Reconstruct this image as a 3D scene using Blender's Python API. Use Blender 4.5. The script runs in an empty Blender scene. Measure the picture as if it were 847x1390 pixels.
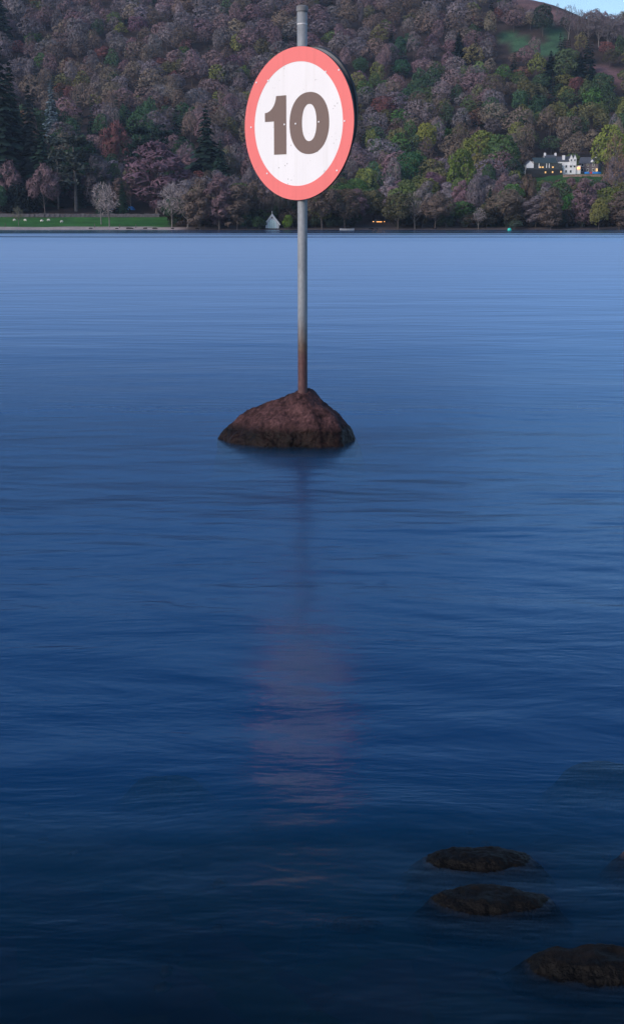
import bpy, bmesh, math, random
import numpy as np
from mathutils import Vector, Matrix, noise

R = math.radians
sc = bpy.context.scene
col = sc.collection

# ------------------------------------------------------------------ camera
PW, PH = 847.0, 1390.0            # photograph size in pixels
F = 1800.0                        # focal length in photograph pixels
HORIZON = 306.5
CAM_H = 1.40
PITCH = math.atan((PH / 2 - HORIZON) / F)
cam_d = bpy.data.cameras.new('camera')
cam = bpy.data.objects.new('camera', cam_d)
col.objects.link(cam)
cam.location = (0, 0, CAM_H)
cam.rotation_euler = (math.pi / 2 - PITCH, 0, 0)
cam_d.sensor_fit = 'VERTICAL'
cam_d.sensor_height = 36.0
cam_d.lens = 36.0 * F / PH
cam_d.clip_start = 0.05
cam_d.clip_end = 20000
sc.camera = cam

# ------------------------------------------------------------------ sky and sun
SUN_EL, SUN_AZ = 28.0, 230.0      # azimuth clockwise from +Y (the view direction): behind the camera, a little left
world = bpy.data.worlds.new('World')
sc.world = world
world.use_nodes = True
wn = world.node_tree
for n in list(wn.nodes):
    wn.nodes.remove(n)
wo = wn.nodes.new('ShaderNodeOutputWorld')
wb = wn.nodes.new('ShaderNodeBackground')
sky = wn.nodes.new('ShaderNodeTexSky')
sky.sky_type = 'NISHITA'
sky.sun_disc = False
sky.sun_elevation = R(SUN_EL)
sky.sun_rotation = R(SUN_AZ)
sky.air_density = 1.0
sky.dust_density = 0.8
sky.ozone_density = 3.6
wb.inputs['Strength'].default_value = 0.10
wn.links.new(sky.outputs[0], wb.inputs['Color'])
wn.links.new(wb.outputs[0], wo.inputs['Surface'])

sun_d = bpy.data.lights.new('sun', 'SUN')
sun_d.energy = 1.42
sun_d.angle = R(28)
sun_d.color = (1.0, 0.83, 0.73)
sun = bpy.data.objects.new('sun', sun_d)
col.objects.link(sun)
sdir = Vector((math.sin(R(SUN_AZ)) * math.cos(R(SUN_EL)), math.cos(R(SUN_AZ)) * math.cos(R(SUN_EL)), math.sin(R(SUN_EL))))
sun.rotation_euler = (-sdir).to_track_quat('-Z', 'Y').to_euler()
sun.location = (-20, -40, 40)

sc.view_settings.view_transform = 'Standard'
sc.view_settings.look = 'None'
sc.view_settings.gamma = 1.0
sc.view_settings.use_curve_mapping = False
sc.view_settings.exposure = 0.9
sc.render.engine = 'CYCLES'
sc.cycles.max_bounces = 6
sc.cycles.transparent_max_bounces = 12
sc.cycles.caustics_reflective = False
sc.cycles.caustics_refractive = False

# ------------------------------------------------------------------ helpers
cp, sp = math.cos(PITCH), math.sin(PITCH)


def ray(px, py):
    dx, dy = (px - PW / 2) / F, (PH / 2 - py) / F
    return np.array([dx, cp + dy * sp, -sp + dy * cp])


def proj(x, y, z):
    """world -> photograph pixel (vectorised)"""
    zz = z - CAM_H
    d = y * cp - zz * sp
    v = y * sp + zz * cp
    return PW / 2 + F * x / d, PH / 2 - F * v / d


def tag(o, label=None, cat=None, group=None, kind=None):
    if label: o['label'] = label
    if cat: o['category'] = cat
    if group: o['group'] = group
    if kind: o['kind'] = kind
    return o


def empty(name, loc, rz=0.0):
    o = bpy.data.objects.new(name, None)
    o.location = loc
    o.rotation_euler = (0, 0, rz)
    o.empty_display_size = 0.2
    col.objects.link(o)
    return o


def link(name, me, parent=None, mat=None, smooth=False):
    o = bpy.data.objects.new(name, me)
    col.objects.link(o)
    if parent: o.parent = parent
    if mat and not me.materials: me.materials.append(mat)
    if smooth:
        me.polygons.foreach_set('use_smooth', [True] * len(me.polygons))
    return o


def bm_obj(name, bm, mat, parent=None, smooth=False):
    me = bpy.data.meshes.new(name)
    bm.normal_update()
    bm.to_mesh(me)
    bm.free()
    return link(name, me, parent, mat, smooth)


def add_box(bm, x0, x1, y0, y1, z0, z1):
    v = [bm.verts.new(p) for p in ((x0, y0, z0), (x1, y0, z0), (x1, y1, z0), (x0, y1, z0),
                                   (x0, y0, z1), (x1, y0, z1), (x1, y1, z1), (x0, y1, z1))]
    for f in ((3, 2, 1, 0), (4, 5, 6, 7), (0, 1, 5, 4), (1, 2, 6, 5), (2, 3, 7, 6), (3, 0, 4, 7)):
        bm.faces.new([v[i] for i in f])


def box(name, mat, parent, *dims):
    bm = bmesh.new()
    add_box(bm, *dims)
    return bm_obj(name, bm, mat, parent)


def prism(bm, pts, y0, y1):
    """polygon pts in (x,z), counter-clockwise seen from -y, extruded along y"""
    a = [bm.verts.new((x, y0, z)) for x, z in pts]
    b = [bm.verts.new((x, y1, z)) for x, z in pts]
    bm.faces.new(a)
    bm.faces.new(b[::-1])
    n = len(pts)
    for i in range(n):
        j = (i + 1) % n
        bm.faces.new((a[j], a[i], b[i], b[j]))


def lathe(bm, prof, seg=32):
    rings = []
    for r, z in prof:
        rings.append([bm.verts.new((r * math.cos(2 * math.pi * k / seg), r * math.sin(2 * math.pi * k / seg), z)) for k in range(seg)])
    for a, b in zip(rings, rings[1:]):
        for k in range(seg):
            j = (k + 1) % seg
            bm.faces.new((a[k], a[j], b[j], b[k]))
    bm.faces.new(rings[0][::-1])
    bm.faces.new(rings[-1])


def np_mesh(name, verts, faces, mat=None):
    """verts (n,3); faces (m,k) all the same size"""
    me = bpy.data.meshes.new(name)
    verts = np.asarray(verts, np.float32)
    faces = np.asarray(faces, np.int32)
    k = faces.shape[1]
    me.vertices.add(len(verts))
    me.vertices.foreach_set('co', verts.ravel())
    me.loops.add(faces.size)
    me.loops.foreach_set('vertex_index', faces.ravel())
    me.polygons.add(len(faces))
    me.polygons.foreach_set('loop_start', np.arange(0, faces.size, k, dtype=np.int32))
    me.update(calc_edges=True)
    if mat: me.materials.append(mat)
    return me


# ------------------------------------------------------------------ materials
def new_mat(name):
    m = bpy.data.materials.new(name)
    m.use_nodes = True
    nt = m.node_tree
    b = nt.nodes['Principled BSDF']
    return m, nt, b


def N(nt, typ, **kw):
    n = nt.nodes.new(typ)
    for k, v in kw.items():
        if k.startswith('i_'):
            n.inputs[int(k[2:])].default_value = v
        else:
            setattr(n, k, v)
    return n


def math_n(nt, op, a, b=None, c=None, clamp=False):
    n = nt.nodes.new('ShaderNodeMath')
    n.operation = op
    n.use_clamp = clamp
    for i, v in enumerate((a, b, c)):
        if v is None: continue
        if isinstance(v, (int, float)): n.inputs[i].default_value = v
        else: nt.links.new(v, n.inputs[i])
    return n.outputs[0]


def ramp(nt, fac, stops):
    n = nt.nodes.new('ShaderNodeValToRGB')
    el = n.color_ramp.elements
    while len(el) < len(stops): el.new(0.5)
    for e, (p, c) in zip(el, stops):
        e.position = p
        e.color = (*c, 1) if len(c) == 3 else c
    nt.links.new(fac, n.inputs[0])
    return n.outputs[0]


def mapped(nt, scale, coord='Object', loc=(0, 0, 0)):
    tc = nt.nodes.new('ShaderNodeTexCoord')
    mp = nt.nodes.new('ShaderNodeMapping')
    mp.inputs['Scale'].default_value = scale
    mp.inputs['Location'].default_value = loc
    nt.links.new(tc.outputs[coord], mp.inputs[0])
    return mp.outputs[0]


def noise_n(nt, vec, scale, detail=4, rough=0.55, dist=0.0):
    n = nt.nodes.new('ShaderNodeTexNoise')
    n.inputs['Scale'].default_value = scale
    n.inputs['Detail'].default_value = detail
    n.inputs['Roughness'].default_value = rough
    n.inputs['Distortion'].default_value = dist
    if vec is not None: nt.links.new(vec, n.inputs['Vector'])
    return n.outputs['Fac']


def mix_c(nt, fac, a, b, mode='MIX'):
    n = nt.nodes.new('ShaderNodeMix')
    n.data_type = 'RGBA'
    n.blend_type = mode
    for sock, v in ((n.inputs[0], fac), (n.inputs[6], a), (n.inputs[7], b)):
        if isinstance(v, (int, float)): sock.default_value = v
        elif isinstance(v, tuple): sock.default_value = (*v, 1)
        else: nt.links.new(v, sock)
    return n.outputs[2]


def simple(name, colr, rough=0.7, metal=0.0, var=0.25, scale=6.0, bump=0.0):
    m, nt, b = new_mat(name)
    f = noise_n(nt, mapped(nt, (1, 1, 1)), scale, 5, 0.6)
    lo = tuple(c * (1 - var) for c in colr)
    hi = tuple(min(1, c * (1 + var)) for c in colr)
    nt.links.new(ramp(nt, f, [(0.3, lo), (0.7, hi)]), b.inputs['Base Color'])
    b.inputs['Roughness'].default_value = rough
    b.inputs['Metallic'].default_value = metal
    if bump:
        bp = N(nt, 'ShaderNodeBump')
        bp.inputs['Strength'].default_value = bump
        nt.links.new(f, bp.inputs['Height'])
        nt.links.new(bp.outputs[0], b.inputs['Normal'])
    return m


def foliage_mat(name, attr=False):
    m, nt, b = new_mat(name)
    if attr:
        src = N(nt, 'ShaderNodeAttribute', attribute_name='tint').outputs['Color']
    else:
        src = N(nt, 'ShaderNodeObjectInfo').outputs['Color']
    f = noise_n(nt, mapped(nt, (1, 1, 1)), 0.45, 3, 0.6)
    g = noise_n(nt, mapped(nt, (1, 1, 1), loc=(7, 3, 1)), 2.5, 2, 0.6)
    v = ramp(nt, f, [(0.3, (0.72, 0.72, 0.76)), (0.7, (1.25, 1.22, 1.15))])
    v2 = ramp(nt, g, [(0.3, (0.75, 0.75, 0.75)), (0.7, (1.2, 1.2, 1.2))])
    c = mix_c(nt, 1.0, mix_c(nt, 1.0, src, v, 'MULTIPLY'), v2, 'MULTIPLY')
    nt.links.new(c, b.inputs['Base Color'])
    b.inputs['Roughness'].default_value = 0.9
    b.inputs['Specular IOR Level'].default_value = 0.1
    return m


M = {}
M['crown'] = foliage_mat('crown_foliage')
M['wood_mass'] = foliage_mat('woodland_foliage', True)
M['bark'] = simple('bark', (0.085, 0.07, 0.065), 0.9, scale=1.5, var=0.35)
M['pale_bark'] = simple('pale_bark', (0.15, 0.135, 0.13), 0.9, scale=1.5, var=0.35)
M['white_wall'] = simple('white_render', (0.72, 0.74, 0.76), 0.8, var=0.06)
M['slate'] = simple('slate', (0.06, 0.065, 0.08), 0.6, var=0.25)
M['stone'] = simple('house_stone', (0.13, 0.11, 0.12), 0.9, var=0.35, scale=2)
M['dark_stone'] = simple('dark_stone', (0.018, 0.021, 0.022), 0.9, var=0.3, scale=2)
M['trim'] = simple('dark_trim', (0.03, 0.04, 0.045), 0.6)
M['terrace'] = simple('terrace_stone', (0.27, 0.19, 0.15), 0.9, var=0.3, scale=1)
M['wall_stone'] = simple('dry_stone', (0.085, 0.08, 0.09), 0.9, var=0.45, scale=1.2)
M['tarmac'] = simple('tarmac', (0.16, 0.16, 0.175), 0.8, var=0.15, scale=0.5)
M['blue_paint'] = simple('blue_paint', (0.03, 0.24, 0.68), 0.5, var=0.1)
M['red_paint'] = simple('red_paint', (0.45, 0.03, 0.03), 0.5, var=0.1)
M['teal'] = simple('teal_plastic', (0.03, 0.55, 0.45), 0.4, var=0.08)
M['fleece'] = simple('fleece', (0.62, 0.6, 0.56), 0.95, var=0.12, scale=5)
M['boat_grey'] = simple('weathered_white_paint', (0.42, 0.43, 0.46), 0.6)
M['boards'] = simple('boathouse_boards', (0.52, 0.58, 0.64), 0.8, var=0.12, scale=2)
M['boards_pale'] = simple('door_paint', (0.55, 0.72, 0.74), 0.7, var=0.12, scale=2)
M['car_paint'] = simple('dark_car_paint', (0.03, 0.03, 0.035), 0.3)
M['tyre'] = simple('rubber', (0.02, 0.02, 0.02), 0.8)


def glow(name, colr, strength):
    m, nt, b = new_mat(name)
    b.inputs['Base Color'].default_value = (*[c * 0.5 for c in colr], 1)
    b.inputs['Emission Color'].default_value = (*colr, 1)
    b.inputs['Emission Strength'].default_value = strength
    return m


M['lit'] = glow('lit_window', (1.0, 0.58, 0.2), 0.42)
M['lamp'] = glow('lamp_glow', (1.0, 0.42, 0.12), 1.6)
m, nt, b = new_mat('window_glass')
b.inputs['Base Color'].default_value = (0.03, 0.035, 0.045, 1)
b.inputs['Roughness'].default_value = 0.12
M['glass'] = m


# ------------------------------------------------------------------ terrain: far shore and hill
def fbm(x, y, s, seed=0.0, octaves=4):
    out = np.zeros_like(x)
    amp, tot = 1.0, 0.0
    rng = np.random.RandomState(int(seed * 10) + 5)
    for _ in range(octaves):
        a = rng.uniform(0, math.pi * 2, 5)
        ph = rng.uniform(0, math.pi * 2, 5)
        for t, p in zip(a, ph):
            out += amp * np.sin((x * np.cos(t) + y * np.sin(t)) * s + p) / 5
        tot += amp
        s *= 2.03
        amp *= 0.55
    return out / tot


SHORE = 492.0


def shore_y(x):
    return SHORE + 5 * np.sin(x / 41.0 + 0.6) + 3 * np.sin(x / 17.0)


PD = np.array([-60, -8, 0, 13, 60, 64, 70, 95, 180, 330, 560, 700, 780, 1000, 1600])
PZ = np.array([-9, -1.0, 0, 1.0, 4.4, 5.3, 5.5, 8.0, 25, 78, 183, 240, 252, 240, 200.])
CX = np.array([-900, -300, 60, 140, 165, 184, 202, 221, 239, 262, 330, 420, 700, 1200])
CZ = np.array([215, 285, 250, 186, 163, 155, 147, 138, 129, 117, 100, 90, 82, 78.])
HOUSE = np.array([123.0, 660.0])
PLAT_Z = 25.3


def terrain(x, y):
    x = np.asarray(x, float)
    y = np.asarray(y, float)
    d = y - shore_y(x)
    z = np.interp(d, PD, PZ)
    rel = np.clip((d - 90) / 150, 0, 1)
    z = z + rel * (16.0 * fbm(x, y, 1 / 75.0, 1) + 6.0 * fbm(x, y, 1 / 30.0, 2))
    cap = np.interp(x * 1140 / np.maximum(y, 600), CX, CZ) + 3.0 * fbm(x, y, 1 / 40.0, 3)
    k = 8.0
    h = np.clip(0.5 + 0.5 * (cap - z) / k, 0, 1)
    z = cap * (1 - h) + z * h - k * h * (1 - h)
    # the house stands on a levelled terrace
    r = np.sqrt(((x - HOUSE[0] - 6) / 44.0) ** 2 + ((y - HOUSE[1] - 4) / 24.0) ** 2)
    w = np.clip((1.25 - r) / 0.35, 0, 1)
    w = w * w * (3 - 2 * w)
    z = z * (1 - w) + PLAT_Z * w
    return z


def hit(px, py, y0=470.0, y1=1500.0):
    """where the sight line through a photograph pixel meets the far terrain"""
    dv = ray(px, py)
    ys = np.linspace(y0, y1, 1400)
    t = ys / dv[1]
    xs = dv[0] * t
    zs = CAM_H + dv[2] * t
    g = terrain(xs, ys) - zs
    i = np.where(g > 0)[0]
    if len(i) == 0:
        return None
    i = i[0]
    return np.array([xs[i], ys[i], float(terrain(xs[i], ys[i]))])


def in_poly(px, py, poly):
    inside = np.zeros(np.shape(px), bool)
    n = len(poly)
    for i in range(n):
        x0, y0 = poly[i]
        x1, y1 = poly[(i + 1) % n]
        c = ((y0 > py) != (y1 > py)) & (px < (x1 - x0) * (py - y0) / (y1 - y0 + 1e-9) + x0)
        inside ^= c
    return inside


MEADOW = [(668, 40), (694, 46), (722, 55), (752, 60), (764, 72), (740, 78), (706, 74), (684, 60)]
MEADOW2 = [(738, 30), (766, 40), (772, 52), (752, 56), (736, 48)]
HEATHER = [(684, -14), (716, -6), (742, 4), (770, 18), (800, 36), (786, 40), (752, 26), (722, 16), (690, 8)]
HEATHER2 = [(806, 86), (826, 92), (852, 100), (852, 120), (824, 108), (808, 98)]

gx = np.arange(-620, 640.1, 6.0)
gy = np.concatenate([np.arange(430, 600, 4.0), np.arange(600, 1300, 7.0), np.arange(1300, 2100.1, 40.0)])
X, Y = np.meshgrid(gx, gy)
Z = terrain(X, Y)
nx, ny = len(gx), len(gy)
idx = np.arange(nx * ny).reshape(ny, nx)
quads = np.stack([idx[:-1, :-1], idx[:-1, 1:], idx[1:, 1:], idx[1:, :-1]], -1).reshape(-1, 4)
tm = np_mesh('hillside', np.stack([X, Y, Z], -1).reshape(-1, 3), quads)
PX, PY = proj(X, Y, Z)
D = Y - shore_y(X)
C = np.zeros((ny, nx, 4))
C[..., :3] = (0.045, 0.034, 0.032)                         # leaf litter
C[..., 3] = 1
beach = D < 13
C[beach, :3] = (0.36, 0.30, 0.30)
C[(D < 13) & (PX > 245), :3] = (0.09, 0.075, 0.075)
field = (D >= 13) & (D < 62) & (PX < 236)
C[field, :3] = (0.035, 0.125, 0.028)
bank = (D >= 13) & (D < 20) & (PX >= 236)
C[bank, :3] = (0.05, 0.045, 0.04)
for poly, c in ((MEADOW, (0.045, 0.10, 0.055)), (MEADOW2, (0.035, 0.085, 0.05)), (HEATHER, (0.12, 0.075, 0.08)), (HEATHER2, (0.15, 0.09, 0.10))):
    C[in_poly(PX, PY, poly), :3] = c
rr = np.sqrt(((X - HOUSE[0] - 8) / 44.0) ** 2 + ((Y - HOUSE[1]) / 26.0) ** 2)
C[rr < 1.0, :3] = (0.03, 0.085, 0.03)
ca = tm.color_attributes.new('ground', 'FLOAT_COLOR', 'POINT')
ca.data.foreach_set('color', C.reshape(-1).astype(np.float32))
m, nt, b = new_mat('hillside_ground')
src = N(nt, 'ShaderNodeAttribute', attribute_name='ground').outputs['Color']
f = noise_n(nt, mapped(nt, (1, 1, 1)), 0.12, 6, 0.65)
g = noise_n(nt, mapped(nt, (1, 1, 1)), 0.9, 4, 0.6)
v = ramp(nt, f, [(0.3, (0.6, 0.6, 0.62)), (0.7, (1.3, 1.28, 1.2))])
v2 = ramp(nt, g, [(0.3, (0.75, 0.75, 0.75)), (0.7, (1.2, 1.2, 1.2))])
nt.links.new(mix_c(nt, 1.0, mix_c(nt, 1.0, src, v, 'MULTIPLY'), v2, 'MULTIPLY'), b.inputs['Base Color'])
b.inputs['Roughness'].default_value = 0.95
b.inputs['Specular IOR Level'].default_value = 0.1
tm.materials.append(m)
hill = link('hillside', tm, smooth=True)
tag(hill, 'steep wooded hillside rising from the far lake shore', 'hill', kind='structure')

# ------------------------------------------------------------------ near lake bed
bx = np.concatenate([np.arange(-60, -6, 3.0), np.arange(-6, 6, 0.12), np.arange(6, 60.1, 3.0)])
by = np.concatenate([np.arange(-12, 0, 0.6), np.arange(0, 12, 0.12), np.arange(12, 80, 3.0)])
BX, BY = np.meshgrid(bx, by)


def bed(x, y):
    z = np.interp(y, [-12, -1.5, 0.2, 1.5, 2.3, 3.0, 4.0, 6, 9, 15, 40, 80], [1.6, 0.22, -0.02, -0.03, -0.04, -0.09, -0.34, -0.95, -1.5, -2.6, -6, -10])
    return z + 0.02 * fbm(np.asarray(x, float), np.asarray(y, float), 4.0, 4) + 0.012 * fbm(np.asarray(x, float), np.asarray(y, float), 15.0, 5)


BZ = bed(BX, BY)
n1, n2 = len(bx), len(by)
idx = np.arange(n1 * n2).reshape(n2, n1)
quads = np.stack([idx[:-1, :-1], idx[:-1, 1:], idx[1:, 1:], idx[1:, :-1]], -1).reshape(-1, 4)
bmsh = np_mesh('lake_bed', np.stack([BX, BY, BZ], -1).reshape(-1, 3), quads)
m, nt, b = new_mat('lake_bed_silt')
vo = N(nt, 'ShaderNodeTexVoronoi')
vo.inputs['Scale'].default_value = 7.0
nt.links.new(mapped(nt, (1, 1, 1)), vo.inputs['Vector'])
f = noise_n(nt, mapped(nt, (1, 1, 1)), 1.4, 5, 0.6)
c = mix_c(nt, 0.6, ramp(nt, f, [(0.3, (0.0025, 0.0025, 0.0025)), (0.7, (0.006, 0.0055, 0.005))]), vo.outputs['Color'], 'MULTIPLY')
nt.links.new(c, b.inputs['Base Color'])
b.inputs['Roughness'].default_value = 0.9
bp = N(nt, 'ShaderNodeBump')
bp.inputs['Distance'].default_value = 0.03
nt.links.new(vo.outputs['Distance'], bp.inputs['Height'])
nt.links.new(bp.outputs[0], b.inputs['Normal'])
b.inputs['Specular IOR Level'].default_value = 0.0
bmsh.materials.append(m)
tag(link('lake_bed', bmsh, smooth=True), 'silty stony bed of the lake at the near shore', 'lake bed', kind='structure')

# ------------------------------------------------------------------ water
m = bpy.data.materials.new('lake_water')
m.use_nodes = True
nt = m.node_tree
for n in list(nt.nodes): nt.nodes.remove(n)
out = N(nt, 'ShaderNodeOutputMaterial')
geo = N(nt, 'ShaderNodeNewGeometry')
sep = N(nt, 'ShaderNodeSeparateXYZ')
nt.links.new(geo.outputs['Position'], sep.inputs[0])
wy = sep.outputs['Y']
dist = math_n(nt, 'POWER', math_n(nt, 'DIVIDE', math_n(nt, 'MAXIMUM', wy, 0.5), 500.0), 0.333)     # compresses distance
mr = N(nt, 'ShaderNodeFloatCurve')
# wind-ruffled open water, calmer by the near bank and in the lee of the far shore
pts = [(0.0, 0.12), (2.0, 0.13), (5.0, 0.175), (9.0, 0.25), (20., 0.40), (60., 0.50), (140., 0.50), (225., 0.47), (275, 0.16), (500., 0.10)]
cv = mr.mapping.curves[0]
P = [((max(y, 0.0) / 500.0) ** 0.333, r) for y, r in pts]
while len(cv.points) < len(P): cv.points.new(0.5, 0.5)
for q, (a, bb) in zip(cv.points, P):
    q.location = (a, bb)
    q.handle_type = 'VECTOR'
mr.mapping.update()
nt.links.new(dist, mr.inputs['Value'])
# long-exposure wave streaks: noise drawn out along the wave crests
s1 = noise_n(nt, mapped(nt, (0.9, 2.4, 1), loc=(3, 1, 0)), 1.0, 5, 0.62, 0.3)
s2 = noise_n(nt, mapped(nt, (0.10, 0.26, 1), loc=(1, 4, 0)), 1.0, 5, 0.62, 0.3)
s3 = noise_n(nt, mapped(nt, (0.004, 0.045, 1), loc=(5, 2.3, 0)), 1.0, 3, 0.6, 0.2)
far = N(nt, 'ShaderNodeMapRange')
far.inputs[1].default_value, far.inputs[2].default_value = 110.0, 170.0
nt.links.new(wy, far.inputs[0])
calm = math_n(nt, 'MULTIPLY', far.outputs[0], ramp(nt, s3, [(0.46, (0, 0, 0)), (0.54, (1, 1, 1))]))
var = math_n(nt, 'ADD', math_n(nt, 'MULTIPLY_ADD', s1, 0.16, -0.08), math_n(nt, 'MULTIPLY_ADD', s2, 0.22, -0.11))
rough = math_n(nt, 'ADD', mr.outputs[0], math_n(nt, 'MULTIPLY', var, mr.outputs[0]))
rough = math_n(nt, 'MULTIPLY', rough, math_n(nt, 'SUBTRACT', 1.0, math_n(nt, 'MULTIPLY', calm, 0.65)))
rough = math_n(nt, 'MAXIMUM', rough, 0.05)
bp = N(nt, 'ShaderNodeBump')
bp.inputs['Strength'].default_value = 0.5
bp.inputs['Distance'].default_value = 1.0
fade = N(nt, 'ShaderNodeMapRange')
fade.inputs[1].default_value, fade.inputs[2].default_value, fade.inputs[3].default_value, fade.inputs[4].default_value = 8.0, 120.0, 1.0, 0.8
nt.links.new(wy, fade.inputs[0])
nt.links.new(math_n(nt, 'ADD', math_n(nt, 'MULTIPLY', math_n(nt, 'MULTIPLY', fade.outputs[0], s1), 0.026), math_n(nt, 'MULTIPLY', s2, 0.22)), bp.inputs['Height'])
gl = N(nt, 'ShaderNodeBsdfGlossy', distribution='MULTI_GGX')
gl.inputs['Color'].default_value = (0.65, 0.82, 1.0, 1)
nt.links.new(rough, gl.inputs['Roughness'])
nt.links.new(bp.outputs[0], gl.inputs['Normal'])
# Fresnel reflectance of a ruffled surface (Schlick, view cosine widened by the wave slopes)
dot = N(nt, 'ShaderNodeVectorMath', operation='DOT_PRODUCT')
nt.links.new(geo.outputs['Incoming'], dot.inputs[0])
nt.links.new(bp.outputs[0], dot.inputs[1])
cs = math_n(nt, 'ABSOLUTE', dot.outputs['Value'])
slope = math_n(nt, 'MULTIPLY', math_n(nt, 'POWER', rough, 2.0), 0.14)
cs = math_n(nt, 'SQRT', math_n(nt, 'ADD', math_n(nt, 'POWER', cs, 2.0), math_n(nt, 'POWER', slope, 2.0)), clamp=True)
fr = math_n(nt, 'MULTIPLY_ADD', math_n(nt, 'POWER', math_n(nt, 'SUBTRACT', 1.0, cs), 5.4), 0.992, 0.002, clamp=True)
tr = N(nt, 'ShaderNodeBsdfTransparent')
mx = N(nt, 'ShaderNodeMixShader')
nt.links.new(fr, mx.inputs[0])
nt.links.new(tr.outputs[0], mx.inputs[1])
nt.links.new(gl.outputs[0], mx.inputs[2])
nt.links.new(mx.outputs[0], out.inputs['Surface'])
va = N(nt, 'ShaderNodeVolumeAbsorption')
va.inputs['Color'].default_value = (0.0, 0.42, 0.72, 1)
va.inputs['Density'].default_value = 3.6
vs = N(nt, 'ShaderNodeVolumeScatter')
vs.inputs['Color'].default_value = (0.0, 0.42, 1.0, 1)
vs.inputs['Density'].default_value = 0.60
vadd = N(nt, 'ShaderNodeAddShader')
nt.links.new(va.outputs[0], vadd.inputs[0])
nt.links.new(vs.outputs[0], vadd.inputs[1])
nt.links.new(vadd.outputs[0], out.inputs['Volume'])
M['water'] = m
bm = bmesh.new()
add_box(bm, -1500, 1500, -60, 640, -14, 0)
w = bm_obj('lake_water', bm, m)
tag(w, 'calm blue lake water at dusk', 'lake', kind='structure')


# ------------------------------------------------------------------ rocks
def rock_mat(name, lo, hi, wet=0.09, zdark=True, moss=None):
    m, nt, b = new_mat(name)
    vec = mapped(nt, (1, 1, 1))
    a = noise_n(nt, vec, 9.0, 8, 0.7)
    c = noise_n(nt, vec, 45.0, 4, 0.7)
    base = ramp(nt, a, [(0.32, lo), (0.52, tuple((x + y) / 2 for x, y in zip(lo, hi))), (0.72, hi)])
    spk = ramp(nt, c, [(0.35, (0.55, 0.55, 0.55)), (0.55, (1, 1, 1)), (0.72, (1.7, 1.6, 1.6))])
    base = mix_c(nt, 1.0, base, spk, 'MULTIPLY')
    geo = N(nt, 'ShaderNodeNewGeometry')
    sep = N(nt, 'ShaderNodeSeparateXYZ')
    nt.links.new(geo.outputs['Position'], sep.inputs[0])
    hgt = math_n(nt, 'ADD', sep.outputs['Z'], math_n(nt, 'MULTIPLY_ADD', a, -0.10, 0.05))
    mr = N(nt, 'ShaderNodeMapRange')
    mr.inputs[1].default_value, mr.inputs[2].default_value = wet * 0.75, wet * 1.15
    nt.links.new(hgt, mr.inputs[0])
    base = mix_c(nt, mr.outputs[0], mix_c(nt, 1.0, base, (0.16, 0.15, 0.12), 'MULTIPLY'), base)     # algae and wet band at the waterline
    uw = N(nt, 'ShaderNodeMapRange')
    uw.inputs[1].default_value, uw.inputs[2].default_value, uw.inputs[3].default_value = -0.012, 0.004, 0.06
    nt.links.new(sep.outputs['Z'], uw.inputs[0])
    base = mix_c(nt, 1.0, base, uw.outputs[0], 'MULTIPLY')          # dimness under water put into the stone colour, so submerged parts don't look lit
    nt.links.new(base, b.inputs['Base Color'])
    nt.links.new(math_n(nt, 'MULTIPLY', math_n(nt, 'SUBTRACT', uw.outputs[0], 0.06), 0.14), b.inputs['Specular IOR Level'])
    rr = math_n(nt, 'MULTIPLY_ADD', mr.outputs[0], 0.35, 0.5)
    nt.links.new(rr, b.inputs['Roughness'])
    bp = N(nt, 'ShaderNodeBump')
    bp.inputs['Strength'].default_value = 0.9
    bp.inputs['Distance'].default_value = 0.018
    nt.links.new(math_n(nt, 'ADD', a, math_n(nt, 'MULTIPLY', c, 0.4)), bp.inputs['Height'])
    nt.links.new(bp.outputs[0], b.inputs['Normal'])
    return m


M['rock'] = rock_mat('sign_rock', (0.008, 0.0045, 0.0055), (0.135, 0.068, 0.068), 0.11)
M['shore_rock'] = rock_mat('shore_rock', (0.004, 0.0035, 0.0035), (0.02, 0.015, 0.014), 0.03)
M['rust_rock'] = rock_mat('ochre_rock', (0.16, 0.08, 0.035), (0.42, 0.22, 0.09), 0.01)


def hull_rock(name, pts, mat, levels, amp, seed, loc, smooth_it=1):
    bm = bmesh.new()
    for p in pts: bm.verts.new(p)
    r = bmesh.ops.convex_hull(bm, input=bm.verts)
    loose = [v for v in bm.verts if not v.link_faces]
    bmesh.ops.delete(bm, geom=loose, context='VERTS')
    bmesh.ops.triangulate(bm, faces=bm.faces)
    for i in range(levels):
        long_e = [e for e in bm.edges]
        bmesh.ops.subdivide_edges(bm, edges=long_e, cuts=1, use_grid_fill=True)
        if i < 2 + smooth_it and i > 0:
            bmesh.ops.smooth_vert(bm, verts=bm.verts, factor=0.35, use_axis_x=True, use_axis_y=True, use_axis_z=True)
        bmesh.ops.triangulate(bm, faces=bm.faces)
    bm.normal_update()
    off = Vector((seed * 3.1, seed * 1.7, seed * 0.9))
    sc_ = 1.0 / amp[1]
    for v in bm.verts:
        p = v.co * sc_ + off
        d = noise.fractal(p, 0.9, 2.1, 6) * amp[0] + (abs(noise.noise(p * 0.55)) - 0.25) * -amp[0] * 1.3
        d += noise.noise(p * 5) * amp[0] * 0.22
        v.co += v.normal * d
    o = bm_obj(name, bm, mat, smooth=True)
    o.location = loc
    return o


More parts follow.
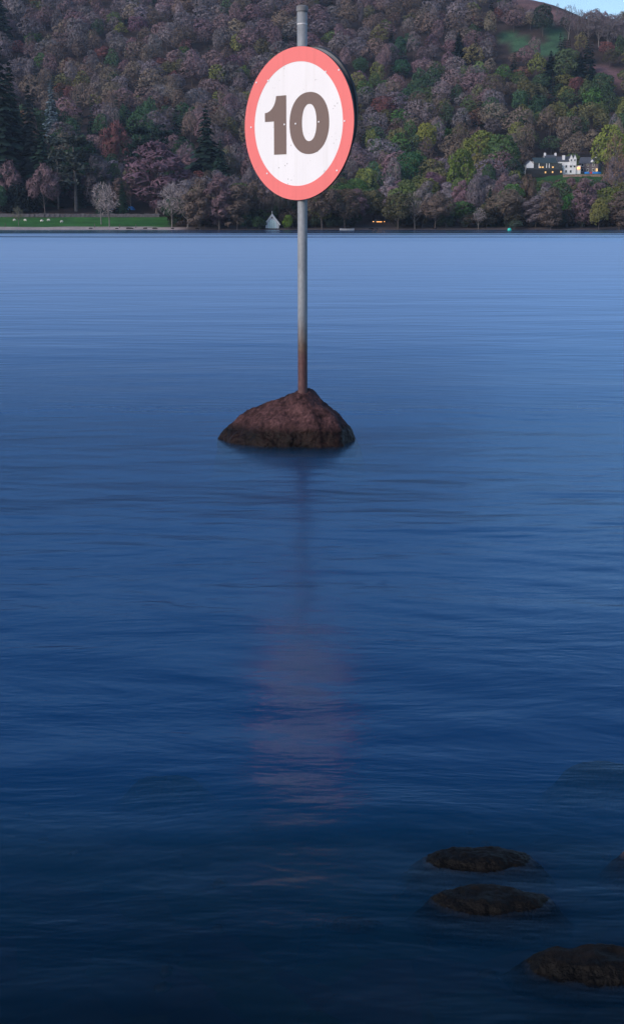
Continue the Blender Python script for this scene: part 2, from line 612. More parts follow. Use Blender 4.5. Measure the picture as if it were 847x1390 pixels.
BASE_PX, BASE_PY = 411.0, 597.0
dv = ray(BASE_PX, BASE_PY)
t = CAM_H / -dv[2]
POLE = Vector((dv[0] * t, dv[1] * t, 0))
rp = [(-.03, 0, .335), (.03, .02, .330), (-.09, .03, .322), (.10, .03, .292), (.16, .06, .25), (-.05, .12, .32), (.07, .13, .305),
      (-.19, .02, .285), (-.32, .05, .225), (-.46, .06, .12), (-.575, .06, -.005), (-.5, .0, .06),
      (.225, .02, .19), (.32, .05, .085), (.375, .08, .0), (.24, -.20, .13), (.255, -.27, 0),
      (-.47, -.16, 0), (-.24, -.28, 0), (.08, -.31, 0), (-.2, -.22, .10), (.1, -.25, .14),
      (-.3, .36, 0), (.1, .42, 0), (.3, .33, 0), (-.1, .3, .2),
      (-.85, 0, -1.3), (-.5, -.6, -1.3), (.3, -.65, -1.3), (.7, 0, -1.3), (0, .8, -1.4), (-.6, .6, -1.4), (.5, .6, -1.4)]
rk = hull_rock('boulder', rp, M['rock'], 6, (0.020, 0.16), 3.3, POLE)
tag(rk, 'reddish brown pointed boulder in the lake carrying the speed limit sign pole', 'rock')


def ground_pt(px, py, z=0.0):
    dv = ray(px, py)
    t = (CAM_H - z) / -dv[2]
    return Vector((dv[0] * t, dv[1] * t, z))


def shore_rock(name, px0, px1, ytop, ybot, mat, label, seed, sub=0.0, cat='rock', hgt=None, group=None):
    """low stone whose outline covers px0..px1; sub>0 puts its top that far under water"""
    cxp = (px0 + px1) / 2
    c = ground_pt(cxp, (ytop + 2 * ybot) / 3.0, -sub)
    wpx = c.y / (F * cp) * (1.0 + 0.2)
    hw = (px1 - px0) / 2 * c.y / F * 1.25
    h = hgt if hgt else (ybot - ytop) * c.y / F * 0.32
    dep = hw * 0.44
    rng = random.Random(seed)
    pts = []
    zb = float(bed(c.x, c.y)) - 0.04 - c.z
    n = 11
    for k in range(n):
        a = 2 * math.pi * k / n + rng.uniform(-.15, .15)
        j = rng.uniform(0.9, 1.05)
        pts.append((hw * j * math.cos(a), dep * j * math.sin(a), 0.0 if sub == 0 else -h * 0.6))
        ex = 0.9 * abs(zb)
        pts.append(((hw + ex) * j * math.cos(a), (dep + ex) * j * math.sin(a), min(zb, -h)))
        a2 = a + 0.2
        pts.append((hw * .62 * j * math.cos(a2) - hw * 0.1, dep * .62 * j * math.sin(a2), h * rng.uniform(.75, 1.05) - (h if sub else 0)))
    o = hull_rock(name, pts, mat, 5, (0.0055, 0.05), seed, c)
    tag(o, label, cat, group)
    return o


shore_rock('stone', 584, 716, 1144, 1177, M['shore_rock'], 'dark flat wet stone with a small pool on top breaking the surface', 11)
shore_rock('stone', 596, 744, 1197, 1233, M['shore_rock'], 'dark low humped stone between the flat wet stone and the broad shore stone', 22)
shore_rock('stone', 722, 905, 1270, 1330, M['shore_rock'], 'broad rough dark stone lying closest to the near shore', 35)
shore_rock('stone', 850, 896, 1147, 1163, M['rust_rock'], 'small ochre brown stone just breaking the surface', 41)
shore_rock('submerged_stone', 780, 850, 1022, 1044, M['shore_rock'], 'dark stone lying just under the surface beyond the ochre stone', 52, sub=0.07)
shore_rock('submerged_stone', 455, 508, 1226, 1256, M['rust_rock'], 'pale brown stone sunk under water below the sign reflection', 63, sub=0.04)
shore_rock('submerged_stone', 190, 262, 1040, 1066, M['shore_rock'], 'greenish brown stone sunk under water away from the other stones', 71, sub=0.13)

# small stones on the lake bed, too many to count
rng = np.random.RandomState(8)
V, Fc = [], []
icb = bmesh.new()
bmesh.ops.create_icosphere(icb, subdivisions=1, radius=1.0)
iv = np.array([v.co[:] for v in icb.verts])
icb.verts.index_update()
fi = np.array([[v.index for v in f.verts] for f in icb.faces])
icb.free()
for i in range(600):
    y = rng.uniform(-2.5, 9.0)
    x = rng.uniform(-1, 1) * (1.5 + 0.4 * abs(y))
    r = rng.uniform(0.010, 0.026)
    q = iv * np.array([r * rng.uniform(.8, 1.5), r * rng.uniform(.7, 1.2), r * 0.55]) * rng.uniform(.85, 1.15, (len(iv), 1))
    a = rng.uniform(0, 6.28)
    q = q @ np.array([[math.cos(a), -math.sin(a), 0], [math.sin(a), math.cos(a), 0], [0, 0, 1]])
    V.append(q + np.array([x, y, float(bed(x, y)) + r * 0.15]))
    Fc.append(fi + i * len(iv))
pmat = simple('pebble', (0.0035, 0.0033, 0.003), 0.85, var=0.6, scale=3.0)
pmat.node_tree.nodes['Principled BSDF'].inputs['Specular IOR Level'].default_value = 0.0
pm = np_mesh('pebbles', np.concatenate(V), np.concatenate(Fc), pmat)
tag(link('pebbles', pm, smooth=True), 'small stones scattered over the shallow lake bed', 'pebbles', kind='stuff')

# ------------------------------------------------------------------ the speed limit sign
sign = empty('speed_limit_sign', (POLE.x, POLE.y, 0))
tag(sign, 'round red and white 10 speed limit sign on a rusting grey pole', 'sign')
mpole, nt, b = new_mat('galvanised_pole')
vec = mapped(nt, (1, 1, 1))
geo = N(nt, 'ShaderNodeTexCoord')
sep = N(nt, 'ShaderNodeSeparateXYZ')
nt.links.new(geo.outputs['Object'], sep.inputs[0])
a = noise_n(nt, mapped(nt, (6, 6, 1.2)), 3.0, 5, 0.65)
fine = noise_n(nt, mapped(nt, (1, 1, 0.6)), 60.0, 3, 0.6)
zinc = mix_c(nt, 1.0, ramp(nt, a, [(0.3, (0.19, 0.21, 0.23)), (0.7, (0.31, 0.33, 0.35))]), ramp(nt, fine, [(0.3, (0.85, 0.85, 0.85)), (0.7, (1.1, 1.1, 1.1))]), 'MULTIPLY')
hz = math_n(nt, 'ADD', sep.outputs['Z'], math_n(nt, 'MULTIPLY_ADD', a, 0.14, -0.07))
stain = N(nt, 'ShaderNodeMapRange')
stain.inputs[1].default_value, stain.inputs[2].default_value = 0.82, 0.62
nt.links.new(hz, stain.inputs[0])
c1 = mix_c(nt, stain.outputs[0], zinc, ramp(nt, fine, [(0.3, (0.085, 0.055, 0.04)), (0.7, (0.14, 0.095, 0.07))]))
rust = N(nt, 'ShaderNodeMapRange')
rust.inputs[1].default_value, rust.inputs[2].default_value = 0.62, 0.56
nt.links.new(hz, rust.inputs[0])
c2 = mix_c(nt, rust.outputs[0], c1, ramp(nt, fine, [(0.3, (0.075, 0.035, 0.034)), (0.7, (0.13, 0.06, 0.055))]))
nt.links.new(c2, b.inputs['Base Color'])
b.inputs['Roughness'].default_value = 0.62
b.inputs['Metallic'].default_value = 0.15
PR = 0.0315
POLE_TOP = 2.745
bm = bmesh.new()
lathe(bm, [(PR, 0.0), (PR, 0.33), (PR, 1.2), (PR, 2.2), (PR, POLE_TOP - 0.035)], 40)
pole = bm_obj('pole', bm, mpole, sign, smooth=True)
for p in pole.data.polygons:
    if len(p.vertices) > 4: p.use_smooth = False
bm = bmesh.new()
lathe(bm, [(PR + .0045, POLE_TOP - 0.034), (PR + .0055, POLE_TOP - 0.03), (PR + .0055, POLE_TOP - 0.006), (PR + .002, POLE_TOP - 0.001), (PR - .006, POLE_TOP + 0.002)], 40)
bm_obj('pole_cap', bm, simple('cap_plastic', (0.16, 0.165, 0.18), 0.6, scale=20), pole)
bm = bmesh.new()
lathe(bm, [(PR + .0008, 2.63), (PR + .0014, 2.632), (PR + .0014, 2.638), (PR + .0008, 2.640)], 40)
bm_obj('weld_seam', bm, simple('seam_metal', (0.5, 0.5, 0.52), 0.5, scale=40), pole)

SR = 0.470
SZ = 2.030
YAW = R(-42.0)             # the face looks towards the camera and to its left
# plate frame: local x along the face to the right, local y into the sign (away from the viewer), z up


def disc_bm(r0, r1, y0, y1, seg=128, bev=0.0):
    bm = bmesh.new()
    ang = [2 * math.pi * k / seg for k in range(seg)]
    if r0 <= 0:
        a = [bm.verts.new((r1 * math.cos(t), y0, r1 * math.sin(t))) for t in ang]
        c = [bm.verts.new((r1 * math.cos(t), y1, r1 * math.sin(t))) for t in ang]
        bm.faces.new(a); bm.faces.new(c[::-1])
        for k in range(seg):
            j = (k + 1) % seg
            bm.faces.new((a[j], a[k], c[k], c[j]))
    else:
        rings = []
        for r, y in ((r0, y0), (r1, y0), (r1, y1), (r0, y1)):
            rings.append([bm.verts.new((r * math.cos(t), y, r * math.sin(t))) for t in ang])
        for i in range(4):
            A, B = rings[i], rings[(i + 1) % 4]
            for k in range(seg):
                j = (k + 1) % seg
                bm.faces.new((A[k], A[j], B[j], B[k]))
    bmesh.ops.recalc_face_normals(bm, faces=bm.faces)
    return bm


def sheeting(name, colr, dirt=0.25, fade=0.0):
    m, nt, b = new_mat(name)
    vec = mapped(nt, (1, 1, 1))
    sp_ = N(nt, 'ShaderNodeTexVoronoi')
    sp_.inputs['Scale'].default_value = 30.0
    wv = N(nt, 'ShaderNodeVectorMath', operation='ADD')
    nt.links.new(vec, wv.inputs[0])
    nn = N(nt, 'ShaderNodeTexNoise')
    nn.inputs['Scale'].default_value = 35.0
    nt.links.new(vec, nn.inputs['Vector'])
    sc2 = N(nt, 'ShaderNodeVectorMath', operation='SCALE')
    sc2.inputs['Scale'].default_value = 0.02
    nt.links.new(nn.outputs['Color'], sc2.inputs[0])
    nt.links.new(sc2.outputs[0], wv.inputs[1])
    nt.links.new(wv.outputs[0], sp_.inputs['Vector'])
    spot = ramp(nt, sp_.outputs['Distance'], [(0.07, (1, 1, 1)), (0.15, (0, 0, 0))])
    patch = ramp(nt, noise_n(nt, vec, 5.0, 3, 0.6), [(0.46, (0, 0, 0)), (0.58, (1, 1, 1))])
    fac = math_n(nt, 'MULTIPLY', math_n(nt, 'MULTIPLY', spot, patch), dirt)
    n2 = noise_n(nt, mapped(nt, (1, 1, 0.5)), 3.0, 5, 0.6)
    base = ramp(nt, n2, [(0.3, tuple(x * 0.95 for x in colr)), (0.7, tuple(min(1, x * 1.03) for x in colr))])
    drip = ramp(nt, noise_n(nt, mapped(nt, (14, 1, 0.9)), 1.6, 4, 0.6), [(0.52, (1, 1, 1)), (0.78, (0.93, 0.925, 0.91))])
    base = mix_c(nt, 1.0, base, drip, 'MULTIPLY')                      # faint run-off streaks
    nt.links.new(mix_c(nt, fac, base, (0.16, 0.14, 0.13)), b.inputs['Base Color'])
    b.inputs['Roughness'].default_value = 0.45
    return m


M['sign_white'] = sheeting('sign_white_sheeting', (0.80, 0.79, 0.80), 0.75)
M['sign_red'] = sheeting('sign_red_sheeting', (0.80, 0.175, 0.165), 0.25)
M['sign_black'] = sheeting('sign_numeral_sheeting', (0.165, 0.11, 0.092), 0.6)
M['sign_back'] = simple('sign_back_metal', (0.22, 0.24, 0.27), 0.55, metal=0.3, scale=4)
M['sign_edge'] = simple('sign_edge', (0.012, 0.014, 0.02), 0.5)

cz = math.cos(YAW)
OFF = PR + 0.012
plate_o = bm_obj('sign_plate', disc_bm(0, SR, 0, 0.011), M['sign_edge'], sign)
plate_o.rotation_euler = (0, 0, YAW)
nvec = Vector((math.sin(-YAW), math.cos(-YAW), 0))       # into the sign
nvec = Matrix.Rotation(YAW, 3, 'Z') @ Vector((0, 1, 0))
plate_o.location = Vector((0, 0, SZ)) - nvec * OFF
RI = SR * 0.808
bm_obj('white_face', disc_bm(0, RI + 0.004, -0.0012, -0.0002), M['sign_white'], plate_o)
bm_obj('red_border', disc_bm(RI, SR - 0.0015, -0.0024, -0.0003), M['sign_red'], plate_o)
# numeral 1
bm = bmesh.new()
one = [(-.218, -.192), (-.103, -.192), (-.103, .194), (-.196, .194), (-.200, .172), (-.208, .150), (-.220, .130), (-.236, .113), (-.256, .099), (-.280, .090), (-.303, .087), (-.303, .029), (-.218, .029)]
K = SR / 0.500
one = [(a_ * K, b_ * K) for a_, b_ in one]
prism(bm, one, -0.0030, -0.0015)
bmesh.ops.recalc_face_normals(bm, faces=bm.faces)
bm_obj('numeral_one', bm, M['sign_black'], plate_o)
# numeral 0
bm = bmesh.new()


def sup(cx, cy, rx, ry, t, n):
    c, s = math.cos(t), math.sin(t)
    return (cx + rx * math.copysign(abs(c) ** (2 / n), c), cy + ry * math.copysign(abs(s) ** (2 / n), s))


seg = 96
rings = []
for y, kind in ((-0.0030, 'o'), (-0.0030, 'i'), (-0.0015, 'i'), (-0.0015, 'o')):
    ring = []
    for k in range(seg):
        t = 2 * math.pi * k / seg
        u, v = sup(.106, .002, .178, .200, t, 2.15) if kind == 'o' else sup(.107, .006, .066, .120, t, 2.2)
        ring.append(bm.verts.new((u * K, y, v * K)))
    rings.append(ring)
for i in range(4):
    A, B = rings[i], rings[(i + 1) % 4]
    for k in range(seg):
        j = (k + 1) % seg
        bm.faces.new((A[k], A[j], B[j], B[k]))
bmesh.ops.recalc_face_normals(bm, faces=bm.faces)
bm_obj('numeral_zero', bm, M['sign_black'], plate_o)
# rivets
riv = disc_bm(0, 0.0055, -0.006, -0.002, 12)
rme = bpy.data.meshes.new('rivet')
riv.to_mesh(rme); riv.free()
rme.materials.append(simple('rivet_metal', (0.8, 0.8, 0.82), 0.4, var=0.05))
for u, v in ((-.435, 0), (-.118, .004), (-.015, .004), (.195, .006), (.42, 0), (-.38, .295), (-.27, .30), (.255, .32), (.37, .322), (-.285, -.315), (.24, -.31), (.355, -.312)):
    o = link('rivet', rme, plate_o)
    o.location = (u * K, 0, v * K)
# second plate, facing the other way
back = bm_obj('back_plate', disc_bm(0, SR * 0.905, 0, 0.008), M['sign_back'], sign)
back.rotation_euler = (0, 0, YAW)
back.location = Vector((0, 0, SZ + 0.052)) + nvec * (PR + 0.002)
bm_obj('plate_rim', disc_bm(SR * 0.905 + .0003, SR * 0.905 + 0.004, -0.010, 0.009), M['sign_edge'], back)
for dz in (-0.25, 0.25):
    o = box('channel', M['sign_back'], plate_o, -.34, .34, 0.0112, 0.0117, dz - .02, dz + .02)
    bm = bmesh.new()
    lathe(bm, [(PR + .001, SZ + dz - .018), (PR + .004, SZ + dz - .018), (PR + .004, SZ + dz + .018), (PR + .001, SZ + dz + .018)], 32)
    bm_obj('clamp', bm, M['sign_back'], sign)

# ------------------------------------------------------------------ trees
def tube(path, radii, sides=5):
    """tapered tube through points; returns verts, quad faces"""
    path = np.asarray(path, float)
    V, Q = [], []
    n = len(path)
    for i in range(n):
        d = path[min(i + 1, n - 1)] - path[max(i - 1, 0)]
        d /= np.linalg.norm(d) + 1e-9
        u = np.cross(d, [0.31, 0.95, 0.05]); u /= np.linalg.norm(u) + 1e-9
        w = np.cross(d, u)
        for k in range(sides):
            a = 2 * math.pi * k / sides
            V.append(path[i] + radii[i] * (math.cos(a) * u + math.sin(a) * w))
    for i in range(n - 1):
        for k in range(sides):
            j = (k + 1) % sides
            Q.append((i * sides + k, i * sides + j, (i + 1) * sides + j, (i + 1) * sides + k))
    return np.array(V), np.array(Q, int)


class Geo:
    def __init__(self): self.v, self.f, self.n = [], [], 0
    def add(self, v, f):
        self.v.append(v); self.f.append(np.asarray(f) + self.n); self.n += len(v)
    def get(self): return np.concatenate(self.v), np.concatenate(self.f)


def cards(c, nrm, along, L, W):
    """one quad per centre: half-length L along 'along', half-width W across, facing nrm"""
    along = along / (np.linalg.norm(along, axis=1, keepdims=True) + 1e-9)
    side = np.cross(nrm, along)
    side /= np.linalg.norm(side, axis=1, keepdims=True) + 1e-9
    L = L[:, None]; W = W[:, None]
    v = np.stack([c - along * L - side * W * .8, c - along * L + side * W * .8, c + along * L + side * W * .55, c + along * L - side * W * .55], 1)
    n = len(c)
    return v.reshape(-1, 3), np.arange(4 * n).reshape(n, 4)


def unit(a): return a / (np.linalg.norm(a, axis=1, keepdims=True) + 1e-9)


def lobes_for(rng, h, w, base, n, lobe=1.0, low=-12.0):
    """crown = lumps arranged over an uneven dome: (x, y, z, radius, vertical radius)"""
    L = []
    ch = h - base
    zc = base + ch * (0.42 if low > -20 else 0.5)
    a0 = rng.uniform(0, 6.28)
    for k in range(n):
        f = (k + .5) / n
        el = math.radians(low) + (math.pi / 2 - math.radians(low)) * (f ** 1.25)
        a = a0 + k * 2.39996 + rng.uniform(-.3, .3)
        rad = rng.uniform(.66, 1.16)
        s_ = w * .5 * rng.uniform(.22, .52) * lobe
        rx = (w * .5 - s_ * .8) * rad
        rz = ((h - zc) - s_ * .7) * rad
        L.append((rx * math.cos(el) * math.cos(a), rx * math.cos(el) * math.sin(a), zc + rz * math.sin(el), s_, s_ * rng.uniform(.75, 1.0)))
    return L


def shell_points(rng, LB, n):
    """points on the outside of the lumps only, with the lump direction at each"""
    C_ = np.array(LB)
    P_, U_ = [], []
    tot = (C_[:, 3] ** 2).sum()
    for i_, (lx, ly, lz, s_, sz) in enumerate(LB):
        m_ = int(2.6 * n * s_ * s_ / tot) + 6
        u = unit(rng.normal(0, 1, (m_, 3)) + [[0, 0, .25]])
        r_ = rng.uniform(.86, 1.05, (m_, 1))
        p_ = np.array([lx, ly, lz]) + u * r_ * np.array([s_, s_, sz])
        d = (p_[:, None, :] - C_[None, :, :3]) / C_[None, :, [3, 3, 4]]
        d = np.sqrt((d ** 2).sum(-1)); d[:, i_] = 9
        ok = d.min(1) > .93
        P_.append(p_[ok]); U_.append(u[ok])
    P_ = np.concatenate(P_); U_ = np.concatenate(U_)
    o = rng.permutation(len(P_))[:n]
    return P_[o], U_[o]


def broadleaf(seed, h=14., w=11., base=None, n=700, bare=False, lobes=13, size=0.55, limbs=True, skeletal=False, lobe=1.0, spiky=.4, wide=1.0, low=-12.0):
    rng = np.random.RandomState(seed)
    base = h * 0.22 if base is None else base
    T, Cn = Geo(), Geo()
    LB = lobes_for(rng, h, w, base, lobes, lobe, low)
    top = h * 0.62
    bend = rng.uniform(-.06, .06, 2) * h
    pth = [(0, 0, -0.6), (0, 0, 0), (bend[0] * .3, bend[1] * .3, top * .4), (bend[0], bend[1], top), (bend[0] * 1.2, bend[1] * 1.2, h * .86)]
    r0 = 0.012 * h + 0.04
    T.add(*tube(pth, [r0 * 1.35, r0 * 1.1, r0 * .85, r0 * .5, r0 * .12], 6))
    if limbs:
        for (lx, ly, lz, s, sz) in LB:
            f = rng.uniform(.35, .85)
            z0 = max(base * .8, min(top, lz * f * .8))
            k = z0 / top
            a = np.array([bend[0] * k, bend[1] * k, z0]); e = np.array([lx, ly, lz + sz * .4])
            mid = (a + e) / 2 + np.array([0, 0, -.05 * h]) * rng.uniform(0, 1) + rng.normal(0, .02 * h, 3)
            T.add(*tube([a, mid, e], [r0 * .42, r0 * .28, r0 * .07], 4))
            if bare:
                for q in range(5 if skeletal else 3):
                    e2 = np.array([lx, ly, lz]) + unit(rng.normal(0, 1, (1, 3)) + [[0, 0, .6]])[0] * np.array([s, s, sz]) * rng.uniform(.8, 1.1)
                    st = mid * .45 + e * .55
                    T.add(*tube([st, (st + e2) / 2 + rng.normal(0, .012 * h, 3), e2], [r0 * .2, r0 * .13, r0 * .03], 3))
    c, u = shell_points(rng, LB, n)
    per = len(c)
    dome = unit(c - np.array([0, 0, base + (h - base) * .3]))
    if bare:
        spik = (rng.uniform(0, 1, (per, 1)) < spiky) * 1.0
        tang = unit(np.cross(u, rng.normal(0, 1, (per, 3))))
        al = unit((u + np.array([[0, 0, .5]]) + rng.normal(0, .5, (per, 3))) * spik + (tang + np.array([[0, 0, .3]])) * (1 - spik))
        nr = unit(u * .9 + dome * .4 + rng.normal(0, .3, (per, 3)))
        Lh = rng.uniform(.5, 1.0, per) * size * 1.4
        Wh = rng.uniform(.10, .2, per) * size * wide * (1 + 1.4 * (1 - spik[:, 0]))
    else:
        al = unit(rng.normal(0, 1, (per, 3)))
        nr = unit(u * .9 + dome * .3 + rng.normal(0, .3, (per, 3)))
        Lh = rng.uniform(.5, 1.0, per) * size
        Wh = rng.uniform(.5, .95, per) * size * .8
    Cn.add(*cards(c, nr, al, Lh, Wh))
    return T.get(), Cn.get()


def conifer(seed, h=20., w=7., base=1.0, tiers=24, per=18, size=1.0, ragged=.25):
    rng = np.random.RandomState(seed)
    T, Cn = Geo(), Geo()
    T.add(*tube([(0, 0, -0.6), (0, 0, 0), (0, 0, h * .5), (0, 0, h * .98)], [.02 * h, .017 * h, .011 * h, .002 * h], 5))
    for i in range(tiers):
        k = i / (tiers - 1)
        z = base + (h - base) * (k ** 0.92)
        r = w * .5 * (1 - k) ** .85 * rng.uniform(1 - ragged, 1.08) + .15
        m_ = max(5, int(per * (1 - .6 * k)))
        for j in range(m_):
            a = 2 * math.pi * (j + rng.uniform(-.4, .4)) / m_
            rr = r * rng.uniform(.65, 1.1)
            d = np.array([math.cos(a), math.sin(a), 0])
            for q in range(3):
                f = (q + .7) / 3
                c = d * rr * f + np.array([0, 0, z - rr * .32 * f * f + rng.uniform(-.2, .2)])
                al = d + np.array([0, 0, -.45 * f])
                nr = np.array([0, 0, 1.0]) + d * .5 + rng.normal(0, .3, 3)
                Cn.add(*cards(c[None], nr[None], al[None], np.array([rr * .26 + .25]), np.array([(.22 * rr + .22) * size * rng.uniform(.7, 1.2)])))
    return T.get(), Cn.get()


def pine(seed, h=20., w=9., n=1300):
    """tall conifer with a bare lower trunk and layered, open plates of needles"""
    rng = np.random.RandomState(seed)
    T, Cn = Geo(), Geo()
    T.add(*tube([(0, 0, -.6), (0, 0, 0), (.2, .1, h * .5), (0, .2, h * .97)], [.02 * h, .017 * h, .012 * h, .003 * h], 6))
    pl = 26
    for i in range(pl):
        k = rng.uniform(0.25, 1.0)
        z = h * k
        a = rng.uniform(0, 6.28)
        ln = w * .5 * (1 - (k - .25) ** 2 * 1.05) * rng.uniform(.55, 1.05) + .4
        d = np.array([math.cos(a), math.sin(a), .1])
        e = d * ln + np.array([0, 0, z])
        T.add(*tube([(0, 0, z * .97), e], [.006 * h, .002 * h], 3))
        m_ = n // pl
        t = rng.uniform(.25, 1.1, (m_, 1))
        c = np.array([0, 0, z * .98]) + (e - np.array([0, 0, z * .98])) * t + rng.normal(0, 1, (m_, 3)) * np.array([.09 * w, .09 * w, .035 * w])
        nr = unit(rng.normal(0, .5, (m_, 3)) + [[0, 0, 1]])
        Cn.add(*cards(c, nr, rng.normal(0, 1, (m_, 3)), rng.uniform(.25, .55, m_), rng.uniform(.2, .4, m_)))
    return T.get(), Cn.get()


def yew(seed, h=10., w=12., n=1400):
    rng = np.random.RandomState(seed)
    T, Cn = Geo(), Geo()
    T.add(*tube([(0, 0, -.6), (0, 0, h * .7)], [.3, .1], 5))
    u = unit(rng.normal(0, 1, (n, 3)))
    u[:, 2] = np.abs(u[:, 2]) * 1.0
    c = u * np.array([w * .5, w * .5, h * .97]) * rng.uniform(.8, 1.02, (n, 1)) + np.array([0, 0, .1])
    Cn.add(*cards(c, unit(u + rng.normal(0, .4, (n, 3))), rng.normal(0, 1, (n, 3)), rng.uniform(.3, .6, n), rng.uniform(.25, .5, n)))
    return T.get(), Cn.get()


protos = {}


def proto(kind, geo_pair, h, w, bark='bark'):
    (tv, tf), (cv_, cf) = geo_pair
    tm_ = np_mesh('trunk', tv, tf, M[bark])
    cm_ = np_mesh('crown', cv_, cf, M['crown'])
    protos.setdefault(kind, []).append((tm_, cm_, h, w))


for s in range(5):
    proto('bare', broadleaf(100 + s, 14, 12, 1.8, 2200, True, 17, .5, low=-25), 14, 12)
for s in range(4):
    proto('bare_tall', broadleaf(140 + s, 17, 9, 0.6, 2400, True, 26, .52, low=-62), 17, 9)
for s in range(3):
    proto('skeletal', broadleaf(170 + s, 14, 9, 2.5, 420, True, 14, .6, skeletal=True, spiky=1.0, low=-30), 14, 9, 'pale_bark')
for s in range(4):
    proto('leafy', broadleaf(200 + s, 13, 11, 1.0, 1900, False, 18, .42, low=-25), 13, 11)
for s in range(2):
    proto('birch', broadleaf(230 + s, 15, 6.5, 4.0, 900, False, 16, .34, low=-40), 15, 6.5, 'pale_bark')
for s in range(4):
    proto('conifer', conifer(300 + s), 20, 7)
for s in range(2):
    proto('fir', conifer(330 + s, 20, 11, 1.5, 22, 18, 1.0, .4), 20, 11)
for s in range(3):
    proto('pine', pine(350 + s), 20, 9, 'pale_bark')
proto('yew', yew(370), 10, 12)
for s in range(3):
    proto('shrub', broadleaf(380 + s, 4, 5, .1, 900, False, 12, .22, low=-10), 4, 5)

NAMES = {'bare': 'bare_tree', 'bare_tall': 'bare_tree', 'skeletal': 'bare_tree', 'leafy': 'broadleaf_tree', 'birch': 'birch_tree',
         'conifer': 'conifer_tree', 'fir': 'conifer_tree', 'pine': 'pine_tree', 'yew': 'yew_tree', 'shrub': 'shrub'}
trng = random.Random(77)


def plant(kind, loc, h, w, colr, label, group=None):
    tm_, cm_, ph, pw = trng.choice(protos[kind])
    nm = NAMES[kind]
    e = empty(nm, loc, trng.uniform(0, 6.28))
    e.scale = (w / pw, w / pw, h / ph)
    tag(e, label, 'shrub' if nm == 'shrub' else 'tree', group)
    o = link('stem' if nm == 'shrub' else 'trunk', tm_, e)
    o = link('crown', cm_, e)
    o.color = (*colr, 1)
    return e


MAUVE, GREY, PURP, RED = (.150, .102, .118), (.130, .114, .130), (.122, .076, .104), (.140, .064, .066)
BROWN, OLIVE, GREEN, YELL = (.118, .092, .080), (.115, .115, .052), (.055, .115, .035), (.20, .215, .05)
DARK, CONI, PALE, BLUE = (.022, .050, .034), (.016, .034, .026), (.27, .24, .25), (.12, .17, .20)

occupied = []           # (x, y, radius) of hand-placed trees
